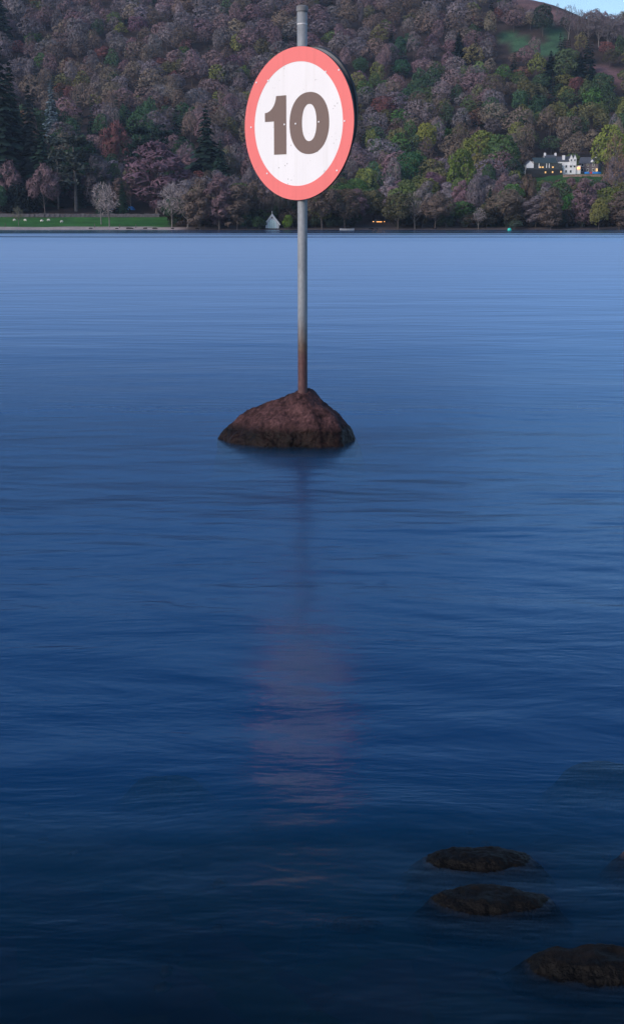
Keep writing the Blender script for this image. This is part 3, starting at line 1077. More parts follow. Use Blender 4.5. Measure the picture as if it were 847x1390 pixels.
# px centre, base py, top py, width px, kind, colour, label
special = [
    (3, 60, -12, 26, 'conifer', CONI, 'near-black conifer high on the slope above the tall conifer stand'),
    (6, 282, 62, 66, 'conifer', CONI, 'tallest dark conifer of the stand behind the roadside wall'),
    (20, 262, 92, 56, 'conifer', CONI, 'tall dark conifer beside the tallest conifer of the stand'),
    (-14, 280, 95, 60, 'conifer', CONI, 'tall dark conifer at the edge of the conifer stand'),
    (22, 70 + 205, 125, 48, 'conifer', CONI, 'dark conifer at the front of the tall conifer stand'),
    (28, 272, 143, 42, 'conifer', (.045, .085, .06), 'lighter green conifer in front of the dark conifer stand'),
    (45, 276, 122, 44, 'conifer', (.045, .055, .045), 'grey-green conifer beside the lighter green conifer'),
    (60, 282, 168, 46, 'conifer', DARK, 'shorter dark conifer beside the grey-green conifer'),
    (72, 190, 112, 22, 'conifer', BLUE, 'pale blue-grey slender tree standing among dark conifers'),
    (28, 288, 248, 46, 'yew', (.010, .016, .016), 'rounded near-black yew bush behind the roadside wall'),
    (14, 286, 222, 44, 'bare', MAUVE, 'mauve bare tree behind the rounded black yew'),
    (62, 290, 226, 40, 'bare', MAUVE, 'mauve bare tree beside the rounded black yew'),
    (104, 287, 190, 62, 'pine', (.055, .070, .062), 'large open grey-green pine with a pale straight trunk'),
    (80, 284, 190, 34, 'pine', (.04, .055, .05), 'narrow grey-green pine beside the large open pine'),
    (135, 286, 215, 40, 'bare_tall', GREY, 'grey bare tree between the large pine and the birch'),
    (158, 283, 222, 20, 'birch', (.075, .12, .06), 'slim green birch with a pale trunk behind the blue tents'),
    (178, 285, 226, 24, 'birch', (.13, .12, .065), 'slim yellowish birch with a pale trunk beside a blue tent'),
    (193, 262, 176, 44, 'pine', CONI, 'dark layered pine above the two birches'),
    (222, 258, 172, 36, 'pine', CONI, 'dark layered pine beside the big mauve bare tree'),
    (214, 292, 198, 82, 'bare_tall', PURP, 'big spreading purple-grey bare tree behind the wall end'),
    (160, 240, 168, 40, 'bare', RED, 'reddish budding tree above the slim green birch'),
    (281, 262, 148, 58, 'fir', CONI, 'large dark fir above the bare shore trees'),
    (300, 268, 190, 38, 'fir', DARK, 'dark green fir beside the large dark fir'),
    (234, 308, 252, 36, 'skeletal', PALE, 'pale leafless shore tree at the end of the green field'),
    (255, 310, 258, 36, 'skeletal', (.20, .17, .165), 'grey-brown leafless shore tree beside the pale leafless tree'),
    (138, 305, 250, 26, 'skeletal', PALE, 'leaning pale dead tree on the field edge'),
    (149, 308.5, 254, 28, 'skeletal', PALE, 'upright pale dead tree at the edge of the beach'),
    (26, 307, 282, 15, 'skeletal', (.15, .15, .10), 'small thin sapling standing in the green field'),
    (272, 311, 246, 42, 'bare_tall', BROWN, 'brown bare tree with pale trunks on the wooded shore'),
    (298, 311, 240, 44, 'bare_tall', MAUVE, 'mauve bare tree with a pale trunk near the boathouse'),
    (322, 311, 254, 42, 'bare_tall', BROWN, 'brown bare tree standing next to the boathouse'),
    (346, 308, 248, 46, 'bare', BROWN, 'spreading brown bare tree right behind the boathouse'),
    (335, 311, 290, 22, 'shrub', DARK, 'dark green shrub at the water beside the boathouse'),
    (352, 311.5, 295, 20, 'shrub', (.03, .06, .03), 'low green shrub touching the boathouse wall'),
    (391, 311, 293, 16, 'shrub', (.10, .17, .03), 'bright yellow-green shrub on the shore past the boathouse'),
    (437, 311, 252, 46, 'bare', BROWN, 'brown rounded bare tree on the shore near the lit car'),
    (468, 310, 256, 40, 'leafy', (.085, .066, .05), 'rounded brown tree in bud above the lit car'),
    (505, 301.5, 258, 42, 'leafy', (.095, .09, .05), 'olive-brown tree in bud beside the lit car'),
    (540, 311, 262, 42, 'leafy', (.075, .075, .042), 'olive tree in bud on the dark shore'),
    (563, 311, 262, 32, 'skeletal', (.22, .2, .2), 'pale branching bare tree on the dark shore'),
    (590, 311, 264, 44, 'bare', BROWN, 'low brown bare tree on the dark shore'),
    (649, 311, 283, 18, 'skeletal', PALE, 'small pale bare tree on the dark shore'),
    (698, 311.5, 299, 24, 'shrub', (.05, .075, .055), 'grey-green shrub at the water near the teal buoy'),
    (556, 262, 206, 40, 'leafy', (.03, .085, .035), 'dark green rounded tree above the olive shore tree'),
    (487, 245, 224, 34, 'leafy', YELL, 'yellow-green tree just behind the sign edge'),
    (582, 262, 216, 38, 'leafy', OLIVE, 'olive tree beside the dark green rounded tree'),
    (625, 282, 204, 40, 'leafy', (.10, .145, .035), 'bright green upright tree on the middle slope'),
    (633, 232, 188, 22, 'leafy', OLIVE, 'narrow olive tree above the bright green upright tree'),
    (652, 240, 178, 46, 'leafy', (.135, .165, .04), 'yellow-green domed tree on the middle slope'),
    (680, 246, 184, 44, 'leafy', (.06, .11, .04), 'green domed tree beside the yellow-green dome'),
    (577, 214, 168, 28, 'leafy', YELL, 'small yellow-green tree high on the middle slope'),
    (541, 218, 174, 32, 'leafy', OLIVE, 'olive round tree on the middle slope'),
    (648, 262, 208, 28, 'leafy', (.15, .14, .05), 'golden olive tree below the yellow-green dome'),
    (608, 190, 162, 16, 'conifer', CONI, 'small dark conifer of the pair above the green domed trees'),
    (630, 190, 160, 18, 'conifer', CONI, 'larger dark conifer of the pair above the green domed trees'),
    (622, 86, 44, 20, 'conifer', CONI, 'dark pointed conifer high below the meadow'),
    (543, 75, 52, 16, 'leafy', (.025, .08, .05), 'small deep green tree high among mauve trees'),
    (545, 108, 82, 24, 'leafy', (.03, .085, .045), 'deep green round tree high on the slope'),
    (587, 142, 118, 34, 'leafy', (.065, .10, .04), 'wide green tree halfway up the slope'),
    (736, 50, 8, 24, 'leafy', (.03, .045, .035), 'dark rounded tree at the top edge of the meadow'),
    (765, 40, 24, 12, 'leafy', DARK, 'small dark bush tree below the skyline ridge'),
    (755, 34, 7, 5, 'skeletal', GREY, 'thin bare tree standing alone on the skyline'),
    (768, 115, 68, 32, 'leafy', (.07, .105, .05), 'light green tree below the upper meadow'),
    (746, 118, 72, 26, 'conifer', DARK, 'dark green conifer below the upper meadow'),
    (786, 118, 74, 28, 'conifer', DARK, 'dark conifer beside the light green tree below the meadow'),
    (800, 138, 88, 28, 'conifer', (.02, .055, .035), 'tall green conifer on the upper right-hand spur'),
    (815, 146, 100, 30, 'leafy', (.045, .085, .045), 'green leafy tree beside the tall spur conifer'),
    (782, 130, 105, 20, 'leafy', RED, 'reddish pink tree among green trees on the spur'),
    (796, 146, 112, 24, 'leafy', (.075, .11, .05), 'olive green tree under the reddish pink tree'),
    (520, 168, 132, 36, 'bare', RED, 'reddish budding tree halfway up the slope'),
    (217, 100, 80, 28, 'bare', RED, 'red-brown rounded tree high among mauve trees'),
    (140, 88, 65, 26, 'bare', RED, 'red-brown rounded tree high above the conifers'),
    (824, 246, 174, 48, 'leafy', (.17, .21, .05), 'large yellow-green tree beside the grey stone house'),
    (852, 250, 184, 36, 'leafy', (.15, .19, .05), 'yellow-green tree beyond the large yellow-green tree'),
    (831, 296, 188, 30, 'skeletal', (.16, .11, .085), 'tall brown bare tree in front of the yellow-green tree'),
    (772, 306, 262, 26, 'leafy', (.035, .105, .03), 'bright green bushy tree on the bank below the white house'),
    (812, 312.5, 270, 24, 'leafy', (.15, .155, .055), 'drooping yellow-green willow at the water below the terrace'),
    (747, 311, 258, 32, 'bare_tall', BROWN, 'brown bare tree with pale trunk below the white house'),
    (790, 309, 246, 34, 'bare_tall', MAUVE, 'mauve bare tree with pale trunk below the terrace wall'),
    (726, 309, 266, 34, 'bare_tall', GREY, 'grey bare tree below the white house annex'),
    (840, 312, 262, 36, 'bare_tall', BROWN, 'brown bare shore tree beside the drooping willow'),
    (697, 300, 240, 34, 'bare_tall', GREY, 'tall grey bare tree hiding the slope beside the white annex'),
    (695, 262, 216, 30, 'leafy', (.03, .055, .035), 'dark leafy tree next to the white annex'),
]
sk = [(771, 12, 24), (784, 17, 20), (797, 20, 24), (812, 22, 30), (825, 28, 28), (836, 22, 24), (848, 30, 30), (862, 34, 28), (876, 40, 30)]
for x, ty, w_ in sk:
    special.append((x, ty + 42, ty, w_, 'skeletal', GREY, 'grey bare tree lining the skyline ridge'))
for (x, bpy_, tpy, wpx, kind, colr, label) in special:
    p = hit(x, bpy_)
    if p is None:
        q = None
        for k in range(60):
            q = hit(x, bpy_ + k * 2)
            if q is not None: break
        p = q
    if p is None: continue
    k = p[1] * cp / F
    # height so that the top reaches the wanted pixel row from where it stands
    pb = proj(p[0], p[1], p[2])[1]
    h = (pb - tpy) * p[1] / F * cp * cp * 1.0
    plant(kind, p, max(h, 1.5), wpx * k * 1.1, colr, label, 'skyline trees' if 'lining the skyline ridge' in label else None)
    occupied.append((p[0], p[1], wpx * k * 0.45))
n_special = len(special)

# the rest of the wood: jittered scatter over the hillside
rs = np.random.RandomState(2024)
cand = []
yy = SHORE + 10
while yy < 1330:
    step = 10.6 + (yy - SHORE) * 0.0032
    half = 0.27 * yy + 25
    xx = -half + rs.uniform(0, step)
    while xx < half:
        cand.append((xx + rs.uniform(-.42, .42) * step, yy + rs.uniform(-.42, .42) * step))
        xx += step
    yy += step * 0.95
cand = np.array(cand)
cx_, cy_ = cand[:, 0], cand[:, 1]
czz = terrain(cx_, cy_)
cpx, cpy = proj(cx_, cy_, czz)
cd = cy_ - shore_y(cx_)
keep = cd > 11
keep &= ~((cd < 74) & (cpx < 232))
for poly in (MEADOW, MEADOW2, HEATHER, HEATHER2):
    for up in (0, 9, 18): keep &= ~in_poly(cpx, cpy - up, poly)
# open ground of the house terrace and the view down from it
hr = np.sqrt(((cx_ - HOUSE[0] - 8) / 40.0) ** 2 + ((cy_ - HOUSE[1] + 4) / 24.0) ** 2)
keep &= hr > 1.0
keep &= ~((cpx > 478) & (cpx < 528) & (cd < 32))                # the lane with the car stays open
front = (cy_ < HOUSE[1]) & (cpx > 700) & (cpx < 845)
keep &= ~(front & (cpy < 262))
keep &= ~((cpx > 668) & (cpx < 752) & (cpy < 14))
keep &= ~((cpx > 660) & (cpy < 14 + (cpx - 660) * .20))
for ox, oy, orad in occupied:
    keep &= (cx_ - ox) ** 2 + (cy_ - oy) ** 2 > (orad * .75 + 2.0) ** 2
cand = cand[keep]; czz = czz[keep]; cpx = cpx[keep]; cpy = cpy[keep]; cd = cd[keep]

f1 = fbm(cand[:, 0], cand[:, 1], 1 / 38.0, 9)
f2 = fbm(cand[:, 0], cand[:, 1], 1 / 22.0, 12)
trees = []
for i in range(len(cand)):
    x, y = cand[i]
    px, py = cpx[i], cpy[i]
    u = rs.uniform()
    con = 0.035
    greeny = 0.13 + 0.40 * max(0, f1[i])
    if px > 430 and py > 110: greeny += 0.27
    if px < 250 and py > 165: con = 0.30; greeny += .25
    if px > 700 and 60 < py < 180: greeny += 0.35
    if px < 130 and 150 < py < 300: greeny += 0.05
    if px < 120 and py > 120: con = 0.35
    if px > 690 and 70 < py < 190: con = 0.22
    if u < con:
        kind, colr = 'conifer', [CONI, DARK][rs.randint(2)]
        h, w_ = rs.uniform(13, 19), rs.uniform(6, 8)
    elif u < con + greeny:
        kind = 'leafy'
        colr = [OLIVE, GREEN, (.085, .12, .045), (.14, .155, .05), (.05, .085, .045), (.10, .10, .055)][rs.randint(6)]
        if f2[i] > .25 or (px < 250 and py > 165): colr = (.035, .075, .04)
        h, w_ = rs.uniform(8, 16), rs.uniform(7.5, 15)
    elif u < con + greeny + .05:
        kind, colr = 'leafy', [RED, (.12, .07, .05)][rs.randint(2)]
        h, w_ = rs.uniform(9, 12), rs.uniform(9, 12)
    else:
        kind = 'bare'
        pal = [(.150, .125, .10), BROWN, GREY, MAUVE, (.165, .145, .160), PURP]           # species change in patches over the slope
        colr = pal[int(np.clip(2.6 + 3.2 * f1[i] + rs.normal(0, 1.0), 0, 5))]
        big = rs.uniform() ** 1.3
        h, w_ = 9 + 8 * big + rs.uniform(-1, 1), 9 + 9.5 * big + rs.uniform(-1.5, 1.5)
        if cd[i] < 110 and rs.uniform() < .55:
            kind = 'bare_tall'; h, w_ = rs.uniform(13, 18), rs.uniform(8, 10)
    if cd[i] < 110 and px > 230:
        h *= 0.95
        if kind == 'leafy': colr = tuple(c * .9 for c in colr)
    if px > 700 and px < 845 and y < HOUSE[1] and h > 7:     # scrub kept low below the terrace
        lim = (py - 246) * y / F
        h = max(4.0, min(h, lim))
        w_ = min(w_, max(5, h * .9))
    if kind == 'bare' and rs.uniform() < .22: h, w_ = rs.uniform(15, 19), rs.uniform(7, 10)
    jit = 1.12 * rs.uniform(.74, 1.22) * (1.0 + .45 * f2[i])
    colr = tuple(c * jit * rs.uniform(.94, 1.06) for c in colr)
    trees.append((kind, x, y, czz[i], h, w_, colr, px, py))

# nearest trees in view stand as individuals, the remainder is one mass
vis = [t for t in trees if -10 < t[7] < 857]
vis.sort(key=lambda t: t[2])
N_IND = 292 - n_special
ind = vis[:N_IND]
ind_ids = set(id(t) for t in ind)
rest = [t for t in trees if id(t) not in ind_ids]


def colour_word(kind, c):
    r_, g_, b_ = c
    if kind == 'conifer': return 'dark green conifer'
    if kind in ('bare', 'bare_tall'):
        if b_ > r_ * .9: return 'grey bare tree'
        if b_ < g_ * 0.9: return 'brown bare tree'
        return 'mauve bare tree'
    if g_ < r_ * .75: return 'reddish budding tree'
    if g_ > r_ * 1.7: return 'dark green leafy tree'
    if g_ > r_ * 1.2: return 'fresh green leafy tree'
    return 'olive tree in bud'


def size_word(h, w_):
    a_ = 'tall' if h > 15 else 'short' if h < 11.5 else 'medium'
    return a_ + (' broad' if w_ > h * 1.12 else ' slender' if w_ < h * .62 else ' rounded')


def place_word(px, py, d):
    if px < 232: return 'on the slope behind the roadside wall'
    if px < 352: return 'on the wooded shore beside the field'
    if px < 430: return 'on the wooded slope behind the boathouse'
    if px < 560: return 'on the lower slope behind the lit car'
    if px < 690: return 'on the shore slope behind the teal buoy'
    if d < 165: return 'on the bank below the white house'
    return 'on the slope around the white house'


for (kind, x, y, z, h, w_, colr, px, py) in ind:
    cw, pw_ = size_word(h, w_) + ' ' + colour_word(kind, colr), place_word(px, py, y - float(shore_y(x)))
    plant(kind, (x, y, z), h, w_, colr, cw + ' ' + pw_, cw + 's ' + pw_)

# undergrowth along the far shore
sr = random.Random(31)
for i in range(230):
    px = sr.uniform(236, 858)
    if 352 < px < 384: continue
    y = SHORE + sr.uniform(6, 1) + sr.uniform(5, 26)
    x = (px - PW / 2) * y * cp / F
    if y - float(shore_y(x)) < 7 or 478 < px < 530: continue
    h = sr.uniform(2.0, 6.5)
    cc = sr.choice([(.035, .034, .026), (.03, .04, .025), (.05, .04, .034), (.028, .045, .026), (.06, .045, .04)])
    pw_ = place_word(px, 300, 20)
    cw = ('tall ' if h > 5 else 'low ' if h < 3.2 else 'rounded ') + ('brown shrub' if cc[0] > cc[1] else 'dark green shrub')
    plant('shrub', (x, y, float(terrain(x, y))), h, h * sr.uniform(1.1, 1.9), cc, cw + ' ' + pw_, cw + 's ' + pw_)

lite = {'bare': [broadleaf(500 + s, 14, 12, 2.0, 900, True, 18, .46, limbs=False, spiky=.4, wide=1.45) for s in range(6)],
        'leafy': [broadleaf(520 + s, 13, 11, 1.4, 700, False, 16, .5, limbs=False) for s in range(5)],
        'conifer': [conifer(540 + s, 20, 7, 1, 12, 9, 1.4) for s in range(3)]}
lite['bare_tall'] = lite['bare']
LH = {'bare': (14, 12), 'bare_tall': (14, 12), 'leafy': (13, 11), 'conifer': (20, 7)}
VV, FF, CC, off = [], [], [], 0
for (kind, x, y, z, h, w_, colr, px, py) in rest:
    (tv, tf), (cv_, cf) = lite[kind][rs.randint(len(lite[kind]))]
    v = np.concatenate([tv, cv_])
    f = np.concatenate([tf, cf + len(tv)])
    a = rs.uniform(0, 6.28)
    ca_, sa = math.cos(a), math.sin(a)
    s_ = w_ / LH[kind][1]
    q = np.stack([(v[:, 0] * ca_ - v[:, 1] * sa) * s_ + x, (v[:, 0] * sa + v[:, 1] * ca_) * s_ + y, v[:, 2] * h / LH[kind][0] + z], 1)
    c = np.empty((len(v), 4), np.float32)
    c[:, :3] = colr; c[:len(tv), :3] = (.085, .07, .065); c[:, 3] = 1
    VV.append(q); FF.append(f + off); CC.append(c); off += len(v)
wm = np_mesh('woodland', np.concatenate(VV), np.concatenate(FF), M['wood_mass'])
ca = wm.color_attributes.new('tint', 'FLOAT_COLOR', 'POINT')
ca.data.foreach_set('color', np.concatenate(CC).ravel())
tag(link('woodland', wm), 'dense woodland of bare mauve and green trees covering the upper hillside', 'woodland', kind='stuff')
print('rest', len(rest)); print('trees', len(trees), 'individual', len(ind) + n_special, 'woodland faces', len(wm.polygons))

# ------------------------------------------------------------------ houses
S = 650.0 * cp / F                   # metres per photograph pixel at the houses


def gable_roof(name, mat, parent, x0, x1, y0, y1, ze, zr, over=.35, th=.18, ridge='x'):
    bm = bmesh.new()
    if ridge == 'x':
        ym = (y0 + y1) / 2
        for sgn, ye in ((-1, y0 - over), (1, y1 + over)):
            dz = (zr - ze) / (ym - y0) * over
            pts = [(x0 - over, ye, ze - dz), (x1 + over, ye, ze - dz), (x1 + over, ym, zr), (x0 - over, ym, zr)]
            a = [bm.verts.new(p) for p in pts]; c = [bm.verts.new((p[0], p[1], p[2] + th)) for p in pts]
            bm.faces.new(a); bm.faces.new(c[::-1])
            for i in range(4):
                j = (i + 1) % 4
                bm.faces.new((a[i], a[j], c[j], c[i]))
    else:
        xm = (x0 + x1) / 2
        for xe in (x0 - over, x1 + over):
            dz = (zr - ze) / (xm - x0) * over
            pts = [(xe, y0 - over, ze - dz), (xm, y0 - over, zr), (xm, y1 + over, zr), (xe, y1 + over, ze - dz)]
            a = [bm.verts.new(p) for p in pts]; c = [bm.verts.new((p[0], p[1], p[2] + th)) for p in pts]
            bm.faces.new(a); bm.faces.new(c[::-1])
            for i in range(4):
                j = (i + 1) % 4
                bm.faces.new((a[i], a[j], c[j], c[i]))
    bmesh.ops.recalc_face_normals(bm, faces=bm.faces)
    return bm_obj(name, bm, mat, parent)


def gable_walls(name, mat, parent, x0, x1, y0, y1, z0, ze, zr, ridge='x'):
    bm = bmesh.new()
    if ridge == 'x':
        ym = (y0 + y1) / 2
        pts = [(y0, z0), (y1, z0), (y1, ze), (ym, zr), (y0, ze)]
        a = [bm.verts.new((x0, p, q)) for p, q in pts]; c = [bm.verts.new((x1, p, q)) for p, q in pts]
    else:
        xm = (x0 + x1) / 2
        pts = [(x0, z0), (x1, z0), (x1, ze), (xm, zr), (x0, ze)]
        a = [bm.verts.new((p, y0, q)) for p, q in pts]; c = [bm.verts.new((p, y1, q)) for p, q in pts]
    bm.faces.new(a); bm.faces.new(c[::-1])
    for i in range(5):
        j = (i + 1) % 5
        bm.faces.new((a[i], a[j], c[j], c[i]))
    bmesh.ops.recalc_face_normals(bm, faces=bm.faces)
    return bm_obj(name, bm, mat, parent)


def window(parent, x, z, w, h, y, mat, frame='white_wall'):
    f = box('window', M[frame], parent, x - w / 2 - .08, x + w / 2 + .08, y - .10, y - .003, z - h / 2 - .12, z + h / 2 + .12)
    box('pane', mat, f, x - w / 2, x + w / 2, y - .13, y - .103, z - h / 2, z + h / 2)
    return f


hx = (743 - PW / 2) * S
HZ = PLAT_Z
wh = empty('white_house', (hx, 650.0, HZ))
tag(wh, 'white rendered house with slate roofs and a long glazed front overlooking the lake', 'house')
gable_walls('annex_wall', M['white_wall'], wh, -11.6, -8.2, -3, 5, 0, 4.7, 6.2, 'y')
gable_roof('annex_roof', M['slate'], wh, -11.6, -8.2, -3, 5, 4.72, 6.22, .3, .16, 'y')
box('basement', M['dark_stone'], wh, -11.9, 5.2, -5.0, -3.05, -1.5, 2.05)
for x, zz in ((-2.9, .75), (0.45, .85), (4.4, 1.0)):
    window(wh, x, zz, .65, .8, -5.0, M['lit'], 'trim')
gl_ = box('glazed_front', M['glass'], wh, -8.1, 5.1, -2.9, -2.75, 2.1, 5.0)
for i in range(12):
    x = -8.1 + i * 1.2
    box('mullion', M['white_wall'] if i in (2, 5, 6) else M['trim'], gl_, x - (.16 if i in (2, 5, 6) else .07), x + (.16 if i in (2, 5, 6) else .07), -3.02, -2.903, 2.1, 5.0)
for i in (2, 3, 7):
    box('lit_pane', M['lit'], gl_, -8.1 + i * 1.2 + .2, -8.1 + (i + 1) * 1.2 - .2, -2.95, -2.91, 2.6, 3.5)
box('railing', M['trim'], wh, -11.9, 5.2, -5.0, -4.9, 2.05, 2.75)
bm = bmesh.new()
prism(bm, [(-3.3, 5.02), (2.5, 7.6), (2.5, 7.85), (-3.3, 5.25)], -8.15, 3.0)
for v in bm.verts: v.co = Vector((v.co.y, v.co.x, v.co.z))
bmesh.ops.recalc_face_normals(bm, faces=bm.faces)
bm_obj('lean_to_roof', bm, simple('veranda_roof', (0.03, 0.05, 0.05), 0.6), wh)
box('back_wall', M['white_wall'], wh, -8.1, 3.4, 2.3, 8.5, 0, 6.0)
gable_walls('main_wall', M['white_wall'], wh, -1.9, 3.4, 1.5, 8.7, 0, 6.3, 9.0, 'x')
gable_roof('main_roof', M['slate'], wh, -1.9, 3.4, 1.5, 8.7, 6.32, 9.02, .3, .18, 'x')
for x in (-1.75, 3.3):
    ch = box('chimney', M['white_wall'], wh, x - .45, x + .45, 4.6, 5.6, 8.0, 10.1)
    box('chimney_pot', M['stone'], ch, x - .2, x + .2, 4.9, 5.3, 10.1, 10.55)
gable_walls('wing_wall', M['white_wall'], wh, 3.45, 12.1, -1.5, 6, -1, 5.9, 8.1, 'x')
gable_roof('wing_roof', M['slate'], wh, 3.45, 12.1, -1.5, 6, 5.92, 8.12, .25, .18, 'x')
for x in (9.6, 11.3):
    gable_walls('gable', M['white_wall'], wh, x - .8, x + .8, -1.9, 2, 4.0, 7.2, 9.0, 'y')
    gable_roof('gable_roof', M['slate'], wh, x - .8, x + .8, -1.9, 2, 7.22, 9.02, .08, .1, 'y')
ch = box('chimney', M['white_wall'], wh, 5.7, 6.9, -.6, .4, 6.3, 8.7)
for x, zz in ((5.2, 3.6), (7.4, 3.6), (9.6, 3.7), (11.3, 3.7), (7.4, 1.3), (9.6, 1.3)):
    window(wh, x, zz, .8, 1.1, -1.9 if x > 9 and zz > 5 else -1.5, M['glass'])
for x in (9.6, 11.3):
    window(wh, x, 6.4, .5, .8, -1.9, M['glass'])
box('porch_lamp', M['lamp'], wh, 12.9, 14.0, -1.4, -1.1, 2.4, 3.3)
box('porch', M['white_wall'], wh, 12.105, 14.4, -1.0, 2.0, -1, 4.0)

sx = (796 - PW / 2) * 658 * cp / F
sh = empty('stone_house', (sx, 658.0, HZ), R(-24))
tag(sh, 'grey stone house with a slate roof beside the white house', 'house')
gable_walls('wall', M['stone'], sh, -4.2, 4.9, -3.2, 3.6, -1, 5.4, 8.2, 'x')
rf = gable_roof('roof', M['slate'], sh, -4.2, 4.9, -3.2, 3.6, 5.42, 8.22, .35, .2, 'x')
ch = box('chimney', M['white_wall'], rf, 2.6, 3.6, -.4, .6, 7.8, 9.8)
box('chimney_pot', M['stone'], ch, 2.9, 3.3, -.1, .3, 9.8, 10.5)
for x, zz, mm in ((-2.6, 4.6, 'glass'), (0, 4.6, 'glass'), (2.6, 4.6, 'glass'), (-2.6, 2.2, 'glass'), (0, 2.2, 'glass'), (2.6, 2.2, 'glass'), (4.3, 2.2, 'lit')):
    window(sh, x, zz, .85, 1.2, -3.2, M[mm])
dm = gable_walls('dormer', M['white_wall'], sh, 1.2, 2.4, -2.9, 0, 5.2, 6.4, 7.1, 'y')

# terrace wall below the lawn
tw = empty('terrace_wall', ((800 - PW / 2) * 641 * cp / F, 641.0, HZ))
tag(tw, 'low tan stone terrace wall along the lawn below the houses', 'wall')
bm = bmesh.new()
wob = [math.sin(i * 1.7) * .12 for i in range(13)]
for i in range(12):
    x0 = -13.5 + i * 2.2
    add_box(bm, x0, x0 + 2.19, wob[i], .6 + wob[i], -3.0, -.55 + .05 * math.sin(i * 2.3))
bm_obj('wall_body', bm, M['terrace'], tw)
box('coping', simple('coping_stone', (.34, .27, .23), .9), tw, -13.6, 13.0, -.2, .9, -.49, -.33)


def hull_boat(name, loc, rz, L, W, H, mat, upturned, label):
    rings = []
    for i in range(9):
        u = i / 8 * 2 - 1
        wd = W * .5 * max(.04, (1 - max(0, u) ** 2.2)) * (1 - .25 * max(0, -u))
        rings.append([(u * L / 2, 0, .0)] + [(u * L / 2, s * wd * k, H * q + .12 * H * u * u) for s, k, q in ((1, .65, .12), (1, 1, 1), (1, .9, 1), (1, .55, .2), (-1, .55, .2), (-1, .9, 1), (-1, 1, 1), (-1, .65, .12))])
    bm = bmesh.new()
    vs = [[bm.verts.new(p) for p in r] for r in rings]
    for a, c in zip(vs, vs[1:]):
        n = len(a)
        for k in range(n):
            j = (k + 1) % n
            bm.faces.new((a[k], a[j], c[j], c[k]))
    bm.faces.new(vs[0][::-1]); bm.faces.new(vs[-1])
    bmesh.ops.recalc_face_normals(bm, faces=bm.faces)
    e = empty(name, loc, rz)
    h = bm_obj('hull', bm, mat, e)
    if upturned:
        h.rotation_euler = (math.pi, 0, 0); h.location = (0, 0, H * 1.1)
    for u in (-.25, .15):
        bx_ = box('thwart', M['boards'], e, u * L - .12, u * L + .12, -W * .4, W * .4, H * .55, H * .62)
    tag(e, label, 'boat')
    return e


tz = PLAT_Z - .02
for px, cm, ln, lab in ((794, 'blue_paint', 3.0, 'small blue upturned dinghy on the lawn below the stone house'), (799.5, 'red_paint', 2.2, 'small red upturned dinghy on the lawn between blue ones'), (806, 'blue_paint', 4.4, 'longer blue upturned dinghy on the lawn below the stone house')):
    y = 643.5
    x = (px - PW / 2) * y * cp / F
    hull_boat('dinghy', (x, y, float(terrain(x, y))), R(8), ln, 1.3, .8, M[cm], True, lab)

# ------------------------------------------------------------------ boathouse
p = hit(369.5, 310.3)
by_ = p[1]
k = by_ * cp / F
bh = empty('boathouse', ((369.5 - PW / 2) * k, by_ + 1.0, 0))
tag(bh, 'small white boathouse with a steep gable and arched doorway at the water', 'boathouse')
W2, ZE, ZR, DY = 9.0 * k, 2.6, 5.6, 8.0
gable_walls('wall', M['boards'], bh, -W2, W2, 0, DY, -.8, ZE, ZR, 'y')
rf = gable_roof('roof', simple('boathouse_roof', (.20, .24, .30), .6), bh, -W2, W2, 0, DY, ZE + .02, ZR + .02, .45, .2, 'y')
bm = bmesh.new()
pts = [(-1.45, .15), (1.45, .15), (1.45, 2.0)] + [(1.45 * math.cos(t), 2.0 + 1.5 * math.sin(t)) for t in [math.pi * q / 10 for q in range(1, 10)]] + [(-1.45, 2.0)]
prism(bm, pts, -.12, -.004)
bmesh.ops.recalc_face_normals(bm, faces=bm.faces)
dr = bm_obj('arched_door', bm, M['boards_pale'], bh)
for x in (-.72, 0, .72):
    box('door_batten', M['slate'], dr, x - .05, x + .05, -.16, -.123, .15, 2.0 + 1.45 * math.sqrt(1 - (x / 1.5) ** 2) - .1)
for s in (-1, 1):
    bm = bmesh.new()
    prism(bm, [(s * (W2 + .5), ZE - .75), (0, ZR + .02), (0, ZR - .42), (s * (W2 + .5), ZE - 1.15)], -.62, -.47)
    bmesh.ops.recalc_face_normals(bm, faces=bm.faces)
    bm_obj('bargeboard', bm, M['white_wall'], bh)
box('finial', M['white_wall'], rf, -.08, .08, -.6, -.45, ZR + .1, ZR + 1.1)
window(bh, 0, 4.25, .5, .5, 0, M['glass'])

# ------------------------------------------------------------------ field: wall, road, sheep, tents, posts
xs = np.arange(-170, -60, 2.0)
rv, rq, off = [], [], 0
road_v, road_f = [], []
yw = shore_y(xs) + 62.5
zw = terrain(xs, yw)
wall_e = empty('stone_wall', (xs[0], float(yw[0]), float(zw[0])))
tag(wall_e, 'long low grey dry stone wall between the green field and the road', 'wall')
wr = random.Random(5)
for a in range(0, len(xs) - 1):
    bm = bmesh.new()
    z0 = min(zw[a], zw[a + 1]) - .6
    h_ = 1.15 + wr.uniform(-.15, .12)
    add_box(bm, xs[a] - xs[0] + .01, xs[a + 1] - xs[0] + wr.uniform(-.05, 0), float(yw[a] - yw[0]) - .35 + wr.uniform(-.08, .08), float(yw[a] - yw[0]) + .3, float(z0 - zw[0]), float(zw[a] - zw[0]) + h_)
    bmesh.ops.subdivide_edges(bm, edges=bm.edges, cuts=2, use_grid_fill=True)
    for v in bm.verts: v.co += Vector((wr.uniform(-.05, .05), wr.uniform(-.07, .07), wr.uniform(-.09, .09)))
    bm_obj('wall_section', bm, M['wall_stone'], wall_e)
y0, y1 = shore_y(xs) + 63.5, shore_y(xs) + 69.5
za = np.maximum(terrain(xs, y0), terrain(xs, y1)) + .25
